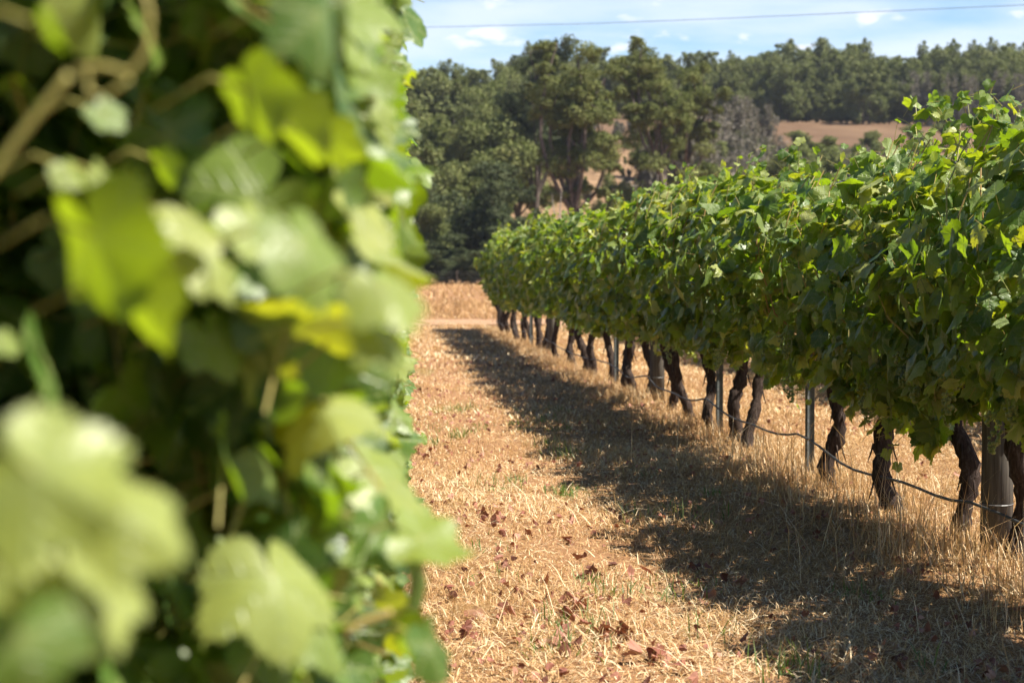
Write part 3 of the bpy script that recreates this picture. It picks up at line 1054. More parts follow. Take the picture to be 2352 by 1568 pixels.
for i, yc in enumerate(left_ys):
    rng = np.random.default_rng(400 + i)
    root = empty('grapevine', (LEFT_X, yc, float(H(LEFT_X, yc))))
    tag(root, left_lab[i] if i < len(left_lab) else 'grapevine further down the left row, hidden behind the blurred leaves', 'grapevine', 'grapevines of the left hand row')
    z0 = root.location.z
    b, head = trunk_mesh(rng, rng.uniform(-0.05, 0.05), rng.uniform(-0.1, 0.1), 0.043)
    b.build('trunk', M_BARK, root, smooth=True)
    cordon_mb(rng, head, 1.3).build('cordon', M_BARK, root, smooth=True)
    fb = MB()
    if i < 9:
        y0, y1 = yc - 0.70, yc + 0.70
        n = 2300
        if i == 0:
            y0, n = 1.75, 1150
        P, N, T, S, ti = left_leaves(rng, y0, y1, n)
        if i == 0:      # the rest of this vine, beside and above the view
            m = 900
            yb, hb = rng.uniform(0.35, 1.8, m), rng.uniform(0.4, 2.15, m)
            xb = rng.uniform(-0.85, -0.10, m)
            outside = (xb < -0.215 * yb - 0.09) | ((hb > EYE + 0.15 * yb + 0.12) & (xb < -0.16))
            m = int(outside.sum())
            P = np.concatenate([P, np.stack([xb, yb, hb], -1)[outside]])
            N = np.concatenate([N, np.array([0.5, -0.2, 0.6]) + rng.standard_normal((m, 3)) * 0.5])
            T = np.concatenate([T, np.array([0.3, 0, -0.8]) + rng.standard_normal((m, 3)) * 0.45])
            S = np.concatenate([S, rng.uniform(0.05, 0.085, m)])
            ti = np.concatenate([ti, np.clip(rng.normal(0.42, 0.2, m), 0, 0.95)])
        # deep inside of the vine, always in shade
        m = 420 if i < 5 else 0
        P = np.concatenate([P, np.stack([rng.uniform(-0.95, -0.28, m), rng.uniform(max(y0, 2.1), max(y1, 2.3), m), rng.uniform(0.75, 2.0, m)], -1)])
        N = np.concatenate([N, np.array([0.4, -0.3, 0.6]) + rng.standard_normal((m, 3)) * 0.5])
        T = np.concatenate([T, np.array([0.2, 0, -0.8]) + rng.standard_normal((m, 3)) * 0.4])
        S = np.concatenate([S, rng.uniform(0.055, 0.085, m)])
        ti = np.concatenate([ti, rng.uniform(0.0, 0.6, m)])
        # nothing hangs right in front of the outermost leaves, on the camera's or the sun's side
        keep = np.ones(len(P), bool)
        for (px, py, d, wpx, nn, tp, tn) in HERO:
            if d > 3.0:
                continue
            c = np.array(at(px, py, d))
            r = wpx * d / FPX * 0.42
            for dv, L in ((unit(np.array([0, 0, EYE]) - c), d), (np.array(SUN_DIR), 0.8)):
                q = P - c
                a_ = q @ dv
                keep &= ~((a_ > -0.01) & (a_ < L) & (np.linalg.norm(q - a_[:, None] * dv, axis=1) < r))
        P, N, T, S, ti = P[keep], N[keep], T[keep], S[keep], ti[keep]
        lod = 0 if i < 1 else 1
    else:
        y0, y1 = yc - 0.7, yc + 0.7
        P, N, T, S, ti = left_leaves(rng, y0, y1, 600)
        lod = 2
    if lod == 0:   # finer leaves only where they show large
        add_leaves(fb, rng, P - np.array([LEFT_X, yc, z0]), N, T, S, ti, 0)
    else:
        add_leaves(fb, rng, P - np.array([LEFT_X, yc, z0]), N, T, S, ti, lod)
    if lod < 2:
        add_petioles(fb, rng, P - np.array([LEFT_X, yc, z0]), N, rng.uniform(0.05, 0.09, len(P)), 0.0015, 1)
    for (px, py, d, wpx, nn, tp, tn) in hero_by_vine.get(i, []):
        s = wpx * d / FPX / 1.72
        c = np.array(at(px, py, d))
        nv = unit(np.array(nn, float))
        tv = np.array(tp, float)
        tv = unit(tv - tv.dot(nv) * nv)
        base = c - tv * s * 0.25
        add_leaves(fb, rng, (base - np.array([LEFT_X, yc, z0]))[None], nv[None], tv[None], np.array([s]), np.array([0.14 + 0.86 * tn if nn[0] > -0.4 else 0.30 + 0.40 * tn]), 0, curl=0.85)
        b0 = base - np.array([LEFT_X, yc, z0])
        fb.tube([b0, b0 + np.array([-0.03, 0.02, 0.012]), b0 + np.array([-0.075, 0.05, -0.01])], 0.0015, 4, tint=0.4, mat=1)
    fb.build('foliage', [M_LEAF, M_CANE], root, smooth=(lod == 0))
    if 2 <= i < 8:
        for k in range(5):
            yk = rng.uniform(max(y0, 1.5), y1)
            xk = float(left_face(yk, 1.2)) - rng.uniform(0.08, 0.3)
            tt = np.linspace(0, 1, 9)
            pts = np.stack([xk - LEFT_X + 0.06 * np.sin(tt * 3 + k) - 0.1 * (1 - tt), yk - yc + rng.uniform(-.25, .25) * tt, 0.8 + tt * 1.3], -1)
            cb = MB()
            cb.tube(pts, np.linspace(0.0055, 0.003, 9), 7, tint=rng.uniform(0.3, 0.9))
            cb.build('cane', M_CANE, root, smooth=True)
    if i == 0:
        # the pale cane and its curled tendril at top left
        for pix, d, rad, tn in [([(-30, 420), (40, 320), (95, 250), (160, 170)], 1.25, 0.0028, 0.40),
                                ([(170, 160), (230, 150), (300, 170), (340, 110), (345, 40), (330, -20)], 1.3, 0.0021, 0.45),
                                ([(200, 160), (200, 210), (240, 225), (300, 180)], 1.3, 0.0018, 0.42),
                                ([(790, 1450), (840, 1425), (900, 1405)], 1.75, 0.0036, 0.62),
                                ([(500, 1320), (530, 1230), (560, 1150)], 1.9, 0.003, 0.45),
                                ([(1045, 1400), (1080, 1396), (1130, 1392)], 1.8, 0.0025, 0.9)]:
            pts = np.array([np.array(at(px, py, d)) - np.array([LEFT_X, yc, z0]) for px, py in pix])
            q = np.linspace(0, len(pts) - 1, 14)
            pts = np.stack([np.interp(q, np.arange(len(pts)), pts[:, k]) for k in range(3)], -1)
            cb = MB()
            cb.tube(pts, rad, 8, tint=tn)
            cb.build('cane', M_CANE, root, smooth=True)

# ------------------------------------------------------------------ the next row to the right, seen only through gaps
far_me = []
for v in range(3):
    rng = np.random.default_rng(800 + v)
    P, N, T, S, ti, sh = vine_leaf_set(rng, 520, GAP, 0.33, 1.98, 0.62, 4)
    fb = MB()
    add_leaves(fb, rng, P, N, T, S * 1.15, ti, 3)
    b, head = trunk_mesh(rng, 0.0, 0.05, 0.042)
    far_me.append((fb.mesh('foliage', M_LEAF), b.mesh('trunk', M_BARK, True)))
for k in range(24):
    y = 12.5 + k * 1.29
    root = empty('grapevine', (5.85, y, float(H(5.85, y))), PI * (k % 2))
    tag(root, 'grapevine of the next row, glimpsed through gaps under the right hand row', 'grapevine', 'grapevines of the next row')
    place_mesh('foliage', far_me[k % 3][0], root)
    place_mesh('trunk', far_me[k % 3][1], root)

# ------------------------------------------------------------------ posts, wires and drip hose
wood_lab = ['pale weathered wooden post at the right edge among the leaves', 'dark round wooden post midway along the right hand row',
            'distant wooden post far along the right hand row', 'wooden end post at the far end of the right hand row']
for k, y in enumerate(wood_y):
    rng = np.random.default_rng(900 + k)
    o = empty('wooden_post', (ROW_X + 0.02, y, float(H(ROW_X, y))))
    tag(o, wood_lab[k], 'post', 'wooden posts of the right hand row')
    b = MB()
    b.tube([(0, 0, -0.05), (0.004, 0, 0.5), (0.0, 0.004, 1.0), (0.006, 0, 1.5), (0, 0, 1.82), (0, 0, 1.84)], [0.073, 0.070, 0.069, 0.068, 0.067, 0.060], 20, wob=0.012, rng=rng)
    b.build('shaft', M_POST, o, smooth=True)
    for h in (0.24, 0.8):
        c = MB()
        a = np.linspace(0, 2 * PI, 17)
        c.tube(np.stack([0.075 * np.cos(a), 0.075 * np.sin(a), h + 0.004 * np.sin(a)], -1), 0.0022, 5)
        c.build('wire_loop', M_WIRE, o)
steel_lab = ['nearest dark steel star picket with clip holes in the right hand row', 'second steel star picket from the camera, its tip showing above the leaves',
             'third steel picket along the right hand row', 'fourth steel picket along the right hand row',
             'distant steel picket, second from the far end of the row', 'distant steel picket nearest the far end of the row']
for k, y in enumerate(steel_y):
    o = empty('steel_picket', (ROW_X, y, float(H(ROW_X, y))), math.radians(20))
    tag(o, steel_lab[k], 'picket', 'steel pickets of the right hand row')
    b = MB()
    for a in (90, 210, 330):
        ca, sa = math.cos(math.radians(a)), math.sin(math.radians(a))
        v = []
        z0_, z1_ = -0.05, 1.86
        for r, w in ((0.0, 0.0035), (0.031, 0.0035)):
            for s in (-1, 1):
                for z in (z0_, z1_):
                    v.append((r * ca - s * w * sa, r * sa + s * w * ca, z))
        b.add(v, None, [[0, 1, 5, 4], [2, 6, 7, 3], [4, 5, 7, 6], [1, 3, 7, 5], [0, 4, 6, 2]])
        # flange on the rib edge
        v = []
        for r in (0.030, 0.0345):
            for s in (-1, 1):
                for z in (z0_, z1_ + 0.001):
                    v.append((r * ca - s * 0.007 * sa, r * sa + s * 0.007 * ca, z))
        b.add(v, None, [[0, 1, 5, 4], [2, 6, 7, 3], [4, 5, 7, 6], [1, 3, 7, 5], [0, 4, 6, 2], [0, 2, 3, 1]])
    b.build('star_post', M_STEEL, o)
    for h in (0.22, 0.36, 0.50, 0.80, 1.15, 1.5, 1.78):
        c = MB()
        a = math.radians(210)
        c.box((0.018 * math.cos(a) - 0.004, 0.018 * math.sin(a) - 0.006, h), (0.012, 0.012, 0.022))
        c.build('wire_clip', M_WIRE, o)

support = sorted(wood_y + steel_y)
for h, nm, lab in ((0.80, 'trellis_wire', 'fruiting wire carrying the vine arms above the trunks'),
                   (1.30, 'trellis_wire', 'middle foliage wire inside the vine hedge'),
                   (1.80, 'trellis_wire', 'top foliage wire wrapped in dry tendrils near the hedge top')):
    ysw = np.linspace(4.0, wood_y[-1], 120)
    b = MB()
    b.tube(np.stack([np.full(120, ROW_X - 0.072), ysw, h + 0.01 * np.sin(ysw * 1.8)], -1), 0.0022, 5)
    if h > 1.7:
        rng = np.random.default_rng(31)
        for k in range(240):   # brown dry tendrils wound round the wire
            y = rng.uniform(8.5, 22)
            p = np.array([ROW_X - 0.072, y, h])
            b.tube(p + np.array([[0, 0, 0], [rng.normal(0, .012), rng.normal(0, .02), rng.normal(0, .012)], [rng.normal(0, .02), rng.normal(0, .035), rng.normal(-.01, .02)]]), [0.004, 0.004, 0.001], 4)
    tag(b.build(nm, M_WIRE), lab, 'wire', 'trellis wires of the right hand row')

hose_pts = []
prev = 3.5
for s in support:
    m = np.linspace(prev, s, 12, endpoint=False)
    q = (m - prev) / (s - prev)
    sag = 0.065 * 4 * q * (1 - q)
    for yv, sg in zip(m, sag):
        hose_pts.append((ROW_X - 0.085 + 0.012 * math.sin(yv * 2.7), yv, 0.265 - sg + 0.012 * math.sin(yv * 3.3)))
    prev = s
b = MB()
b.tube(hose_pts, 0.0075, 8)
tag(b.build('drip_hose', M_HOSE, smooth=True), 'thin dark drip irrigation hose sagging between posts below the vines', 'hose')

# ------------------------------------------------------------------ dry grass, weeds and fallen leaves
def grass(mb, rng, n, x0, x1, y0, y1, hmin, hmax, w, flat, tint_mu=0.55, xs_=None, tint_sd=0.27, ys_=None, curve=0.5, worn=0.0):
    x = rng.uniform(x0, x1, n) if xs_ is None else xs_
    y = rng.uniform(y0, y1, n) if ys_ is None else ys_
    # clumping
    keep = (np.sin(x * 5.1 + y * 1.3) + np.sin(y * 4.3 - x * 2.2) + np.sin(x * 13 + y * 9) + rng.normal(0, 1.3, n)) > -2.3
    if worn:
        keep &= ~((np.abs(x - 0.92 + 0.15 * np.sin(y * 0.9)) < 0.33) & (rng.uniform(0, 1, n) < worn))
    x, y = x[keep], y[keep]
    n = len(x)
    L = rng.uniform(hmin, hmax, n) * (0.75 + 0.35 * np.sin(x * 2.3 + y * 1.7))
    L = np.abs(L) + 0.01
    az = rng.uniform(0, 2 * PI, n)
    el = np.clip(rng.normal(flat, 0.38, n), 0.03, 1.5)
    d = np.stack([np.cos(az) * np.cos(el), np.sin(az) * np.cos(el), np.sin(el)], -1)
    el2 = np.maximum(el - curve * rng.uniform(0.2, 1.2, n), -0.2)
    d2 = np.stack([np.cos(az) * np.cos(el2), np.sin(az) * np.cos(el2), np.sin(el2)], -1)
    s = np.stack([-np.sin(az + rng.normal(0, .5, n)), np.cos(az), rng.normal(0, 0.25, n)], -1)
    s = unit(s) * (w * rng.uniform(0.6, 1.3, n) / 2)[:, None]
    P = np.stack([x, y, H(x, y) + 0.002 + rng.uniform(0, 0.02, n)], -1)
    M = P + d * (L * 0.55)[:, None]
    E = M + d2 * (L * 0.45)[:, None]
    V = np.stack([P - s, P + s, M + s * 0.8, M - s * 0.8, E], 1)
    o = (np.arange(n) * 5)[:, None]
    f4 = np.array([[0, 1, 2, 3]]) + o
    f3 = np.array([[3, 2, 4]]) + o
    patch = np.sin(x * 1.7 + 0.9 * np.sin(y * 0.8)) + np.sin(y * 1.1 - x * 0.9 + 2) + 0.7 * np.sin(x * 4.1 + y * 2.7)
    tv = np.clip(rng.normal(tint_mu, tint_sd, n) + 0.07 * patch, 0, 0.97)
    mb.add(V.reshape(-1, 3), f3, f4, tint=np.repeat(tv, 5))


rng = np.random.default_rng(11)
g = MB()
grass(g, rng, 120000, -0.2, 4.6, 5.4, 9.5, 0.018, 0.065, 0.0032, 0.40, 0.56, worn=0.35)
grass(g, rng, 120000, -0.2, 6.0, 9.5, 15, 0.018, 0.065, 0.0045, 0.42, 0.55, worn=0.35)
grass(g, rng, 90000, -0.2, 7.0, 15, 26, 0.02, 0.07, 0.008, 0.5, 0.54, worn=0.4)
grass(g, rng, 60000, -0.5, 9.0, 26, 46, 0.03, 0.10, 0.015, 0.6, 0.58)
grass(g, rng, 9000, -0.2, 4.6, 5.4, 12, 0.08, 0.22, 0.0035, 0.15, 0.8)        # straw lying about
grass(g, rng, 16000, -3, 7.0, 1.0, 5.4, 0.03, 0.10, 0.005, 0.55, 0.58)
tag(g.build('dry_grass', M_STRAW), 'mown dry straw grass over the strip between the rows', None, None, 'stuff')
g = MB()
nn = 24000
yv = 5.2 + 37 * rng.uniform(0, 1, nn) ** 1.6
xv = 2.74 + rng.normal(0, 0.23, nn)
grass(g, rng, nn, 0, 0, 0, 0, 0.05, 0.19, 0.0042, 1.1, 0.56, xs_=xv, ys_=yv)
nn = 700
yv = rng.uniform(6.5, 13, nn)
xv = 2.55 + rng.normal(0, 0.28, nn)
grass(g, rng, nn, 0, 0, 0, 0, 0.30, 0.55, 0.0035, 1.35, 0.72, xs_=xv, ys_=yv, curve=0.9)
tag(g.build('tall_dry_grass', M_STRAW), 'taller unmown dry grass standing around the trunks of the right row', None, None, 'stuff')
g = MB()
grass(g, rng, 52000, -14, 30, 51.3, 80, 0.08, 0.30, 0.026, 0.9, 0.42, tint_sd=0.2)
grass(g, rng, 40000, -25, 60, 80, 205, 0.1, 0.35, 0.07, 0.9, 0.40, tint_sd=0.2)
grass(g, rng, 2600, -10, 30, 45.4, 52.2, 0.03, 0.12, 0.02, 0.6, 0.5)
tag(g.build('field_grass', M_STRAW), 'long dry grass of the paddock between the track and the trees', None, None, 'stuff')
g = MB()
for k in range(46):
    y = 6.2 + 12 * rng.uniform(0, 1) ** 1.5
    x = rng.uniform(0.45, 2.0)
    m = int(rng.integers(14, 55))
    sp = rng.uniform(0.03, 0.10)
    grass(g, rng, m, 0, 0, 0, 0, 0.04, 0.13, 0.005, 1.0, 0.5, xs_=x + rng.normal(0, sp, m), ys_=y + rng.normal(0, sp * 1.6, m), tint_sd=0.3)
tag(g.build('green_weeds', M_WEED), 'small green grass tufts sprouting through the straw', None, None, 'stuff')


def dead_leaves(mb, rng, x, y, s, lod=1):
    n = len(x)
    P = np.stack([x, y, H(x, y) + rng.uniform(0.02, 0.05, n)], -1)
    N = np.array([0, 0, 1.0]) + rng.standard_normal((n, 3)) * 0.55
    T = rng.standard_normal((n, 3)) * np.array([1, 1, 0.2])
    add_leaves(mb, rng, P, N, T, s, np.clip(rng.normal(0.5, 0.25, n), 0, 1), lod, curl=2.3)


g = MB()
n = 5200
y = 6.0 + 24 * rng.uniform(0, 1, n) ** 1.5
x = rng.uniform(-0.1, 5.2, n)
k = (1.1 * np.exp(-((x - 0.95) / 0.4) ** 2) - 0.3 + np.sin(x * 2.9 + 1) + np.sin(y * 1.9 + x) + rng.normal(0, 0.9, n)) > 0.4
dead_leaves(g, rng, x[k], y[k], rng.uniform(0.008, 0.026, k.sum()), 2)
tag(g.build('leaf_litter', M_DEAD), 'scattered reddish brown dead vine leaves lying in the straw', None, None, 'stuff')
CL = [(1330, 1320), (1375, 1390), (1160, 1300), (1200, 1335), (1290, 1440), (1345, 1410), (1400, 1480), (1260, 1500), (1300, 1495), (1515, 1525), (1380, 1320), (1145, 1280), (1240, 1390), (1150, 1420), (1065, 1435), (1320, 1560), (1250, 1335), (1420, 1410), (1590, 1320), (1540, 1360), (1180, 1250), (1610, 1390), (1110, 1200), (1290, 1250), (1085, 1430), (1460, 1330), (1365, 1475), (1435, 1475), (1660, 1350), (1560, 1545)]
CL = [(px + rng.normal(0, 22), py + rng.normal(0, 9)) for px, py in CL for q_ in range(2)]
for k, (px, py) in enumerate(CL):
    d = ray(px, min(py, 1585))
    tt_ = -EYE / d.z
    p = d * tt_
    b = MB()
    m = 1
    xx, y2 = np.zeros(1), np.zeros(1)
    P = np.stack([xx, y2, rng.uniform(0.02, 0.045, m)], -1)
    add_leaves(b, rng, P, np.array([0, -0.1, 1.0]) + rng.standard_normal((m, 3)) * 0.5, rng.standard_normal((m, 3)) * np.array([1, 1, .2]), rng.uniform(0.020, 0.042, m), np.clip(rng.normal(0.4, 0.25, m), 0, 1), 1, curl=3.0)
    o = b.build('fallen_leaf', M_DEAD, loc=(p.x, p.y, float(H(p.x, p.y))))
    tag(o, 'crumpled reddish brown fallen vine leaf lying on the straw between the rows', 'leaf', 'larger fallen leaves on the straw')

# ------------------------------------------------------------------ trees
def cards(mb, rng, C, R, n, size, tint_mu, asp=0.8, shell=0.5, up=0.35, mat=0):
    """leaf clump: many small leaf-sprig faces through an ellipsoid"""
    d = unit(rng.standard_normal((n, 3)))
    q = (shell + (1 - shell) * rng.uniform(0, 1, n)) * np.where(rng.uniform(0, 1, n) < 0.25, rng.uniform(0.3, 1, n), 1)
    P = np.asarray(C) + d * q[:, None] * np.asarray(R)
    N = unit(d * 0.8 + np.array([0, 0, up]) + rng.standard_normal((n, 3)) * 0.55)
    A = unit(np.cross(N, rng.standard_normal((n, 3))))
    B = np.cross(N, A)
    s = size * rng.uniform(0.5, 1.25, n)[:, None]
    V = np.stack([P - A * s * 0.5, P + B * s * 0.5 * asp, P + A * s * 0.6, P - B * s * 0.42 * asp], 1)
    V += rng.standard_normal(V.shape) * (size * 0.10)
    F = np.array([[0, 1, 2, 3]]) + (np.arange(n) * 4)[:, None]
    mb.add(V.reshape(-1, 3), None, F, tint=np.repeat(np.clip(rng.normal(tint_mu, 0.18, n), 0, 1), 4), mat=mat)


def limb(mb, rng, p0, p1, r0, r1, bend=0.12, n=7):
    tt = np.linspace(0, 1, n)[:, None]
    p0, p1 = np.asarray(p0, float), np.asarray(p1, float)
    L = np.linalg.norm(p1 - p0)
    off = rng.standard_normal(3) * bend * L
    pts = p0 + (p1 - p0) * tt + off * np.sin(PI * tt) * 0.5
    mb.tube(pts, np.linspace(r0, r1, n), 7, cap=False, wob=0.04, rng=rng)
    return pts


def gum_tree(seed, height, spread, first, nclump, card, per, tr, forks=5, lean=0.0, tint_mu=0.5, flat=0.75, zlo=0.45, rr_=(0.20, 0.40)):
    """eucalypt: a trunk that forks into ascending limbs carrying separate rounded clumps of foliage"""
    rng = np.random.default_rng(seed)
    wood, leaf = MB(), MB()
    hf = height * first
    base = limb(wood, rng, (0, 0, -0.6), (lean * hf, rng.normal(0, .04) * hf, hf), tr, tr * 0.72, 0.08, 9)
    tipz = []
    cl = 0
    for f in range(forks):
        a = 2 * PI * f / forks + rng.uniform(-0.5, 0.5)
        rr = spread * rng.uniform(0.25, 0.8)
        zt = hf + (height - hf) * rng.uniform(zlo, 0.92)
        start = base[-1 - int(rng.integers(0, 3))]
        end = np.array([lean * height + rr * math.cos(a), rr * math.sin(a), zt])
        pts = limb(wood, rng, start, end, tr * 0.42, tr * 0.12, 0.16)
        for m in range(nclump // forks):
            q = 1.0 - m / 6.0 if m < 3 else rng.uniform(0.35, 1.0)
            p = pts[min(6, int(q * 6))]
            c = p + rng.standard_normal(3) * np.array([0.22 * spread, 0.22 * spread, 0.06 * height])
            if m < 3:       # foliage all along the upper end of each limb
                c = pts[6 - m] + rng.standard_normal(3) * 0.03 * height
            c[2] = min(c[2], height * 0.97)
            limb(wood, rng, p, c, tr * 0.12, tr * 0.04, 0.1, 5)
            R = spread * rng.uniform(*rr_) * np.array([1, 1, flat])
            dcl = rng.normal(0, 0.12)
            cards(leaf, rng, c, R, per, card, tint_mu + dcl)
            # little tufts round the clump break up its outline
            for t_ in range(3):
                d = unit(rng.standard_normal(3))
                cards(leaf, rng, c + d * R * 1.0, R * rng.uniform(0.3, 0.5), per // 5, card, tint_mu + dcl, shell=0.2)
    return wood, leaf


REAL_H = {}


def tree_proto(seed, bark, foliage, **kw):
    w_, l_ = gum_tree(seed, **kw)
    a_, b_ = w_.mesh('trunk', bark, True), l_.mesh('crown', foliage)
    REAL_H[b_.name] = float(np.quantile(np.concatenate(l_.v)[:, 2], 0.998))
    return a_, b_


def put_tree(name, proto, x, y, label, group, rz=0.0, sc=1.0, zs=1.0, cat='tree'):
    o = empty(name, (x, y, float(H(x, y))), rz)
    o.scale = (sc, sc, sc * zs)
    tag(o, label, cat, group)
    place_mesh('trunk', proto[0], o)
    place_mesh('crown', proto[1], o)
    return o


def put_px(name, proto, hp, px, py_top, y, label, group, rz=0.0, wide=1.0, cat='tree'):
    """stand a tree of prototype height hp on the ground so that its top reaches py_top"""
    p = at(px, py_top, y)
    g0 = float(H(p.x, y))
    sc = (p.z - g0) / REAL_H[proto[1].name]
    o = put_tree(name, proto, p.x, y, label, group, rz, sc * wide, 1.0 / wide, cat)
    return o


# the tall gums in the middle
big1 = tree_proto(21, M_TBARK, M_GUM, height=25.0, spread=5.2, first=0.34, nclump=72, card=0.23, per=560, tr=0.62, forks=9, rr_=(0.12, 0.32), zlo=0.45, lean=0.05, flat=0.7)
big2 = tree_proto(22, M_TBARK, M_GUM, height=25.0, spread=5.6, first=0.50, nclump=54, card=0.23, per=540, tr=0.46, forks=9, rr_=(0.12, 0.30), zlo=0.42, lean=0.08, flat=0.65)
big3 = tree_proto(33, M_TBARK, M_DARK, height=25.0, spread=6.4, first=0.22, nclump=72, card=0.25, per=540, tr=0.5, forks=9, rr_=(0.14, 0.28), zlo=0.45, flat=0.8)
mid1 = tree_proto(24, M_TBARK, M_OLIVE, height=14.0, spread=4.6, first=0.10, nclump=36, card=0.32, per=400, tr=0.30, forks=9, flat=0.85, zlo=0.2)
mid2 = tree_proto(25, M_TBARK, M_OLIVE, height=14.0, spread=4.2, first=0.08, nclump=36, card=0.32, per=400, tr=0.28, forks=9, flat=0.95, zlo=0.2)
mid3 = tree_proto(26, M_TBARK, M_DARK, height=12.0, spread=4.8, first=0.10, nclump=36, card=0.30, per=420, tr=0.25, forks=9, flat=0.8, zlo=0.2)
rid1 = tree_proto(27, M_PALEBARK, M_RIDGE, height=13.0, spread=4.0, first=0.25, nclump=24, card=0.34, per=330, tr=0.22, forks=6, flat=0.9)
rid2 = tree_proto(28, M_PALEBARK, M_RIDGE, height=13.0, spread=3.6, first=0.3, nclump=20, card=0.40, per=260, tr=0.20, forks=5, flat=1.0)
rid3 = tree_proto(29, M_TBARK, M_RIDGE, height=13.0, spread=4.2, first=0.06, nclump=40, card=0.40, per=260, tr=0.22, forks=10, flat=1.0, zlo=0.12)


def scrub_proto(seed, height, spread, n_st, per):
    """leafless grey bush: many thin rising stems ending in fine twigs"""
    rng = np.random.default_rng(seed)
    wood, leaf = MB(), MB()
    for k in range(n_st):
        a = rng.uniform(0, 6.3)
        r = spread * rng.uniform(0.1, 0.9)
        e = np.array([r * math.cos(a), r * math.sin(a), height * rng.uniform(0.55, 1.0) * (1 - 0.35 * (r / spread) ** 2)])
        pts = limb(wood, rng, (0.15 * math.cos(a), 0.15 * math.sin(a), -0.3), e, 0.09, 0.03, 0.15)
        for i in (3, 4, 5, 6):
            cards(leaf, rng, pts[i], np.array([0.8, 0.8, 1.0]) * spread * 0.22, per, 0.55, 0.5, asp=0.16, shell=0.1, up=0.1)
    a_, b_ = wood.mesh('trunk', M_PALEBARK, True), leaf.mesh('crown', M_GREY)
    REAL_H[b_.name] = float(np.quantile(np.concatenate(leaf.v)[:, 2], 0.998))
    return a_, b_


scr1 = scrub_proto(41, 9.0, 4.2, 26, 70)
scr2 = scrub_proto(42, 7.0, 3.6, 22, 70)

put_px('gum_tree', big1, 25.0, 1300, 100, 205, 'tallest broad gum tree in the middle with a thick dark leaning trunk', 'tall gums beyond the paddock', 0.4, 1.0)
put_px('gum_tree', big2, 25.0, 1510, 88, 214, 'tall open gum tree right of the thick trunked one, top against the sky', 'tall gums beyond the paddock', 2.0, 1.0)
put_px('gum_tree', big2, 25.0, 1590, 150, 226, 'gum tree with rounded olive crown at the right of the tall gums', 'tall gums beyond the paddock', 4.4, 0.9)
put_px('gum_tree', big3, 25.0, 1235, 95, 246, 'dark gum tree behind and left of the thick trunked gum', 'tall gums beyond the paddock', 1.0, 0.85)

rng = np.random.default_rng(61)
# dark bushy trees at the foot, left of the thick trunk
for k, (px, pt, y, lab, pr, hp, wd) in enumerate([
    (1085, 372, 196, 'dark spreading many stemmed tree at the edge of the paddock', mid3, 12.0, 1.15),
    (1180, 420, 192, 'dark bushy tree between the many stemmed tree and the thick trunk', mid3, 12.0, 1.0),
    (985, 470, 188, 'greenish low bushy tree beside the blurred left row', mid2, 14.0, 1.3),
    (1010, 400, 202, 'dark round tree behind the low bushy one beside the blurred leaves', mid3, 12.0, 1.0),
    (1130, 520, 184, 'low dark shrub at the paddock edge above the end of the vine row', mid3, 12.0, 1.6),
    (1050, 540, 183, 'low dark shrub at the paddock edge near the blurred left row', mid3, 12.0, 1.8),
    (900, 420, 192, 'dark tree partly hidden by the blurred leaves of the left row', mid3, 12.0, 1.1),
    (1230, 500, 186, 'low dark shrub at the foot of the thick trunked gum', mid3, 12.0, 1.5),
    (1380, 440, 222, 'small leafy sapling on the bare slope right of the thick trunk', mid1, 14.0, 0.6),
    (1425, 395, 228, 'small tree under the tall open gum on the bare slope', mid1, 14.0, 0.6),
]):
    put_px('bushy_tree', pr, hp, px, pt, y, lab, 'bushy trees at the foot of the slope', rng.uniform(0, 6), wd)

for k in range(9):
    put_px('edge_shrub', mid3, 12.0, 880 + k * 46 + rng.uniform(-12, 12), 572 + rng.uniform(-14, 12), 181 + rng.uniform(-2, 2), 'low dark shrub in the thicket along the far edge of the paddock', 'thicket shrubs along the paddock edge', rng.uniform(0, 6), 2.4, 'shrub')
# forested slope on the left
k = 0
for y, tops, x0, x1, step in ((222, 330, 870, 1190, 75), (250, 262, 880, 1200, 70), (282, 222, 860, 1240, 64), (318, 190, 860, 1290, 60), (356, 170, 860, 1310, 55), (398, 152, 860, 1340, 50)):
    px = x0
    while px < x1:
        pr, hp = [(mid1, 14.0), (mid2, 14.0), (mid1, 14.0), (rid3, 13.0)][int(rng.integers(0, 4))]
        yk = y + rng.uniform(-10, 10)
        pt = tops + rng.uniform(-18, 22)
        if y < 300 and px > 1290:
            break
        put_px('slope_tree', pr, hp, px, pt, yk, 'olive green tree of the wood on the slope behind the tall gums', 'trees of the wooded slope', rng.uniform(0, 6), rng.uniform(0.85, 1.2))
        px += step * rng.uniform(0.8, 1.25)

# ridge forest behind the hill field
for y, tops, jit in ((412, 150, 16), (440, 135, 12), (475, 124, 12), (515, 120, 12)):
    px = 1180
    while px < 2460:
        u_ = rng.uniform()
        pr, hp = (rid3, 13.0) if y < 430 else (rid1, 13.0) if u_ < 0.35 else (rid2, 13.0) if u_ < 0.6 else (rid3, 13.0)
        if y > 430 and rng.uniform() < 0.3:
            pr, hp = (mid1, 14.0) if rng.uniform() < 0.6 else (big2, 25.0)
        pt = tops + rng.normal(0, jit) * 1.0 + (12 if px < 1700 else 0) - max(0, (px - 2100) * 0.05)
        put_px('ridge_tree', pr, hp, px, pt, y + rng.uniform(-10, 10), 'grey green gum in the forest along the ridge', 'trees of the ridge forest', rng.uniform(0, 6), rng.uniform(0.85, 1.15))
        px += rng.uniform(34, 56)
for k in range(16):
    put_px('ridge_tree', rid3, 13.0, 1640 + k * 29 + rng.uniform(-8, 8), 196 + rng.uniform(-14, 14), 409 + rng.uniform(-2, 2), 'low dense dark tree where the ridge forest meets the hill field', 'low trees at the foot of the ridge forest', rng.uniform(0, 6), 1.5)
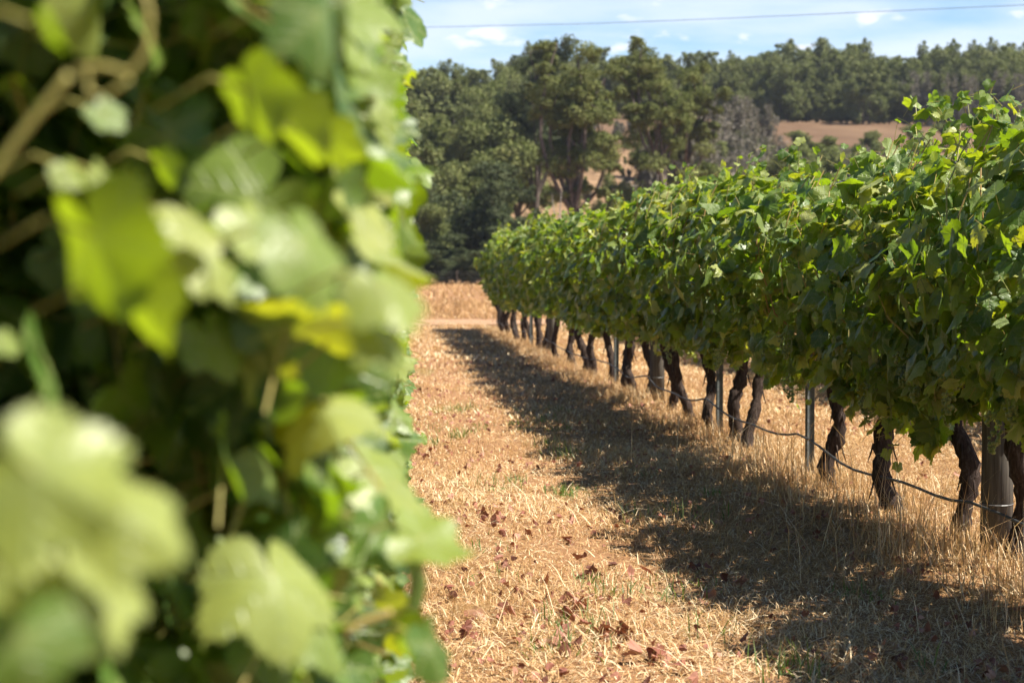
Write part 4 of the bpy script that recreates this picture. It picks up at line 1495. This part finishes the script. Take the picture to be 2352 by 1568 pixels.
for px, pt in ((1985, 88), (1815, 100), (2120, 98), (2175, 92), (2278, 86), (1960, 105), (2235, 96), (1690, 118), (1890, 112), (2330, 100)):
    put_px('ridge_tree', rid2, 13.0, px, pt, 500 + rng.uniform(-8, 8), 'thin taller gum poking above the skyline of the ridge forest', 'taller gums on the ridge skyline', rng.uniform(0, 6), 0.9)

# grey scrub and green bushes on the slope
for px, pt, y in ((1650, 235, 300), (1700, 222, 320), (1740, 240, 330), (1620, 300, 262), (1680, 305, 268), (1745, 320, 275), (1585, 330, 256), (1720, 350, 250), (1655, 360, 246), (1790, 330, 262), (1560, 370, 244), (1610, 260, 330), (1675, 265, 345), (1720, 290, 300), (1765, 270, 340), (1540, 320, 270), (1640, 330, 258), (1700, 325, 262), (1765, 350, 256), (1600, 350, 250), (1690, 370, 244), (1810, 350, 258)):
    put_px('grey_shrub', scr1 if rng.uniform() < 0.5 else scr2, 9.0, px, pt, y + rng.uniform(-4, 4), 'leafless grey brown shrub on the slope right of the tall gums', 'grey shrubs right of the tall gums', rng.uniform(0, 6), rng.uniform(0.8, 1.1), 'shrub')
for k in range(34):
    px = rng.uniform(1480, 2090)
    yk = rng.uniform(238, 320)
    pt = (rng.uniform(300, 385) if px < 1770 else rng.uniform(325, 400))
    green = rng.uniform() < 0.45
    put_px('olive_bush' if green else 'grey_shrub', (mid2 if rng.uniform() < 0.5 else mid1) if green else (scr1 if rng.uniform() < 0.5 else scr2), 9.0, px, pt, yk,
           'grey green bush in the scrub along the foot of the hill field' if green else 'bare grey brown shrub in the scrub along the foot of the hill field',
           'green bushes in the hill scrub' if green else 'bare shrubs in the hill scrub', rng.uniform(0, 6), rng.uniform(0.9, 1.6), 'bush' if green else 'shrub')
for px, pt, y in ((2110, 165, 408), (2165, 170, 406), (2225, 175, 404), (2290, 165, 406), (2350, 170, 404), (2140, 215, 402), (2200, 225, 400), (2260, 225, 400), (2330, 225, 400), (2400, 215, 400)):
    put_px('grey_shrub', scr1 if rng.uniform() < 0.5 else scr2, 9.0, px, pt, y, 'bare grey tree at the right end of the hill field', 'bare grey trees by the hill field', rng.uniform(0, 6), 0.9, 'tree')
for px, pt, y, lab in ((1850, 300, 330, 'round olive bush standing in front of the hill field'),
                       (1900, 315, 322, 'second olive bush just right of the round one before the field'),
                       (2000, 300, 335, 'small upright bush in front of the right part of the hill field'),
                       (1960, 350, 300, 'low olive bush behind the top of the right vine row'),
                       (1830, 375, 290, 'low spreading bush just above the vine row tops'),
                       (2055, 340, 310, 'narrow olive bush at the right end of the hill field'),
                       (2110, 288, 340, 'broad olive bush left of the tall vine shoots'),
                       (2190, 285, 345, 'broad olive bush behind the tall vine shoots'),
                       (1640, 380, 236, 'green bush among the grey shrubs right of the gums'),
                       (1770, 390, 240, 'green bush at the right of the grey shrubs')):
    put_px('olive_bush', mid2, 14.0, px, pt, y, lab, 'olive bushes on the slope', rng.uniform(0, 6), rng.uniform(1.5, 2.1), 'bush')

for k in range(84):
    px = rng.uniform(1300, 1500)
    yk = rng.uniform(222, 380)
    p = at(px, 600, yk)
    put_tree('slope_shrub', (mid1, mid2, scr2)[k % 3], p.x, yk, 'small low shrub dotted over the dry slope between the tall gums', 'small shrubs on the dry slope', rng.uniform(0, 6), rng.uniform(0.10, 0.24) * (1.9 if k % 3 == 2 else 1.0), 1.0, 'shrub')
# dead pale saplings on the slope
for px, py0, px1, py1, y, lab in ((1262, 540, 1290, 430, 190, 'pale dead sapling left of the thick trunk'), (1480, 480, 1512, 400, 208, 'pale leaning dead branch under the open gum')):
    p0, p1 = at(px, py0 + 120, y), at(px1, py1, y)
    p0.z = float(H(p0.x, y)) - 0.2
    b = MB()
    r2 = np.random.default_rng(px)
    limb(b, r2, p0, p1, 0.14, 0.03, 0.04, 9)
    limb(b, r2, (np.array(p0) * 0.4 + np.array(p1) * 0.6), np.array(p1) + np.array([-0.9, 0.2, -0.6]), 0.06, 0.02, 0.1)
    tag(b.build('dead_sapling', M_PALEBARK, smooth=True), lab, 'sapling', 'pale dead saplings')

# ------------------------------------------------------------------ paddock fence and overhead line
fx0, fx1, fy = -12.0, 34.0, 176.0
fo = empty('wire_fence', (0, fy, 0))
tag(fo, 'thin wire fence along the far side of the paddock before the trees', 'fence')
xk = fx0
while xk < fx1:
    b = MB()
    b.tube([(xk, 0, -0.1), (xk, 0, 1.25)], 0.05, 7)
    b.build('fence_post', M_TBARK, fo)
    xk += 5.0
for h in (0.3, 0.6, 0.9, 1.15):
    b = MB()
    b.tube([(fx0, 0.06, h), ((fx0 + fx1) / 2, 0.06, h - 0.02), (fx1, 0.06, h)], 0.006, 4)
    b.build('fence_wire', M_WIRE, fo)

pts = [at(px, py, y) for px, py, y in ((500, 78, 150), (980, 63, 135), (1350, 55, 126), (1640, 44, 119), (2000, 28, 112), (2352, 12, 105), (2700, -8, 99))]
q = np.linspace(0, len(pts) - 1, 60)
pp = np.stack([np.interp(q, np.arange(len(pts)), [p[k] for p in pts]) for k in range(3)], -1)
b = MB()
b.tube(pp, 0.016, 6)
tag(b.build('power_line', M_HOSE), 'single overhead power cable crossing the sky', 'power line')

# ------------------------------------------------------------------ air: one closed box of thin even haze round everything built
hz = NT('air_haze')
pv = hz.n.new('ShaderNodeVolumePrincipled')
pv.inputs['Color'].default_value = (0.80, 0.88, 1.0, 1)
pv.inputs['Density'].default_value = 0.00009
pv.inputs['Anisotropy'].default_value = 0.2
hz.link(pv.outputs[0], hz.out.inputs['Volume'])
b = MB()
b.box((110, 440, 52), (1120, 970, 112))
tag(b.build('haze', hz.m), 'thin blue summer haze over the hill', None, None, 'stuff')
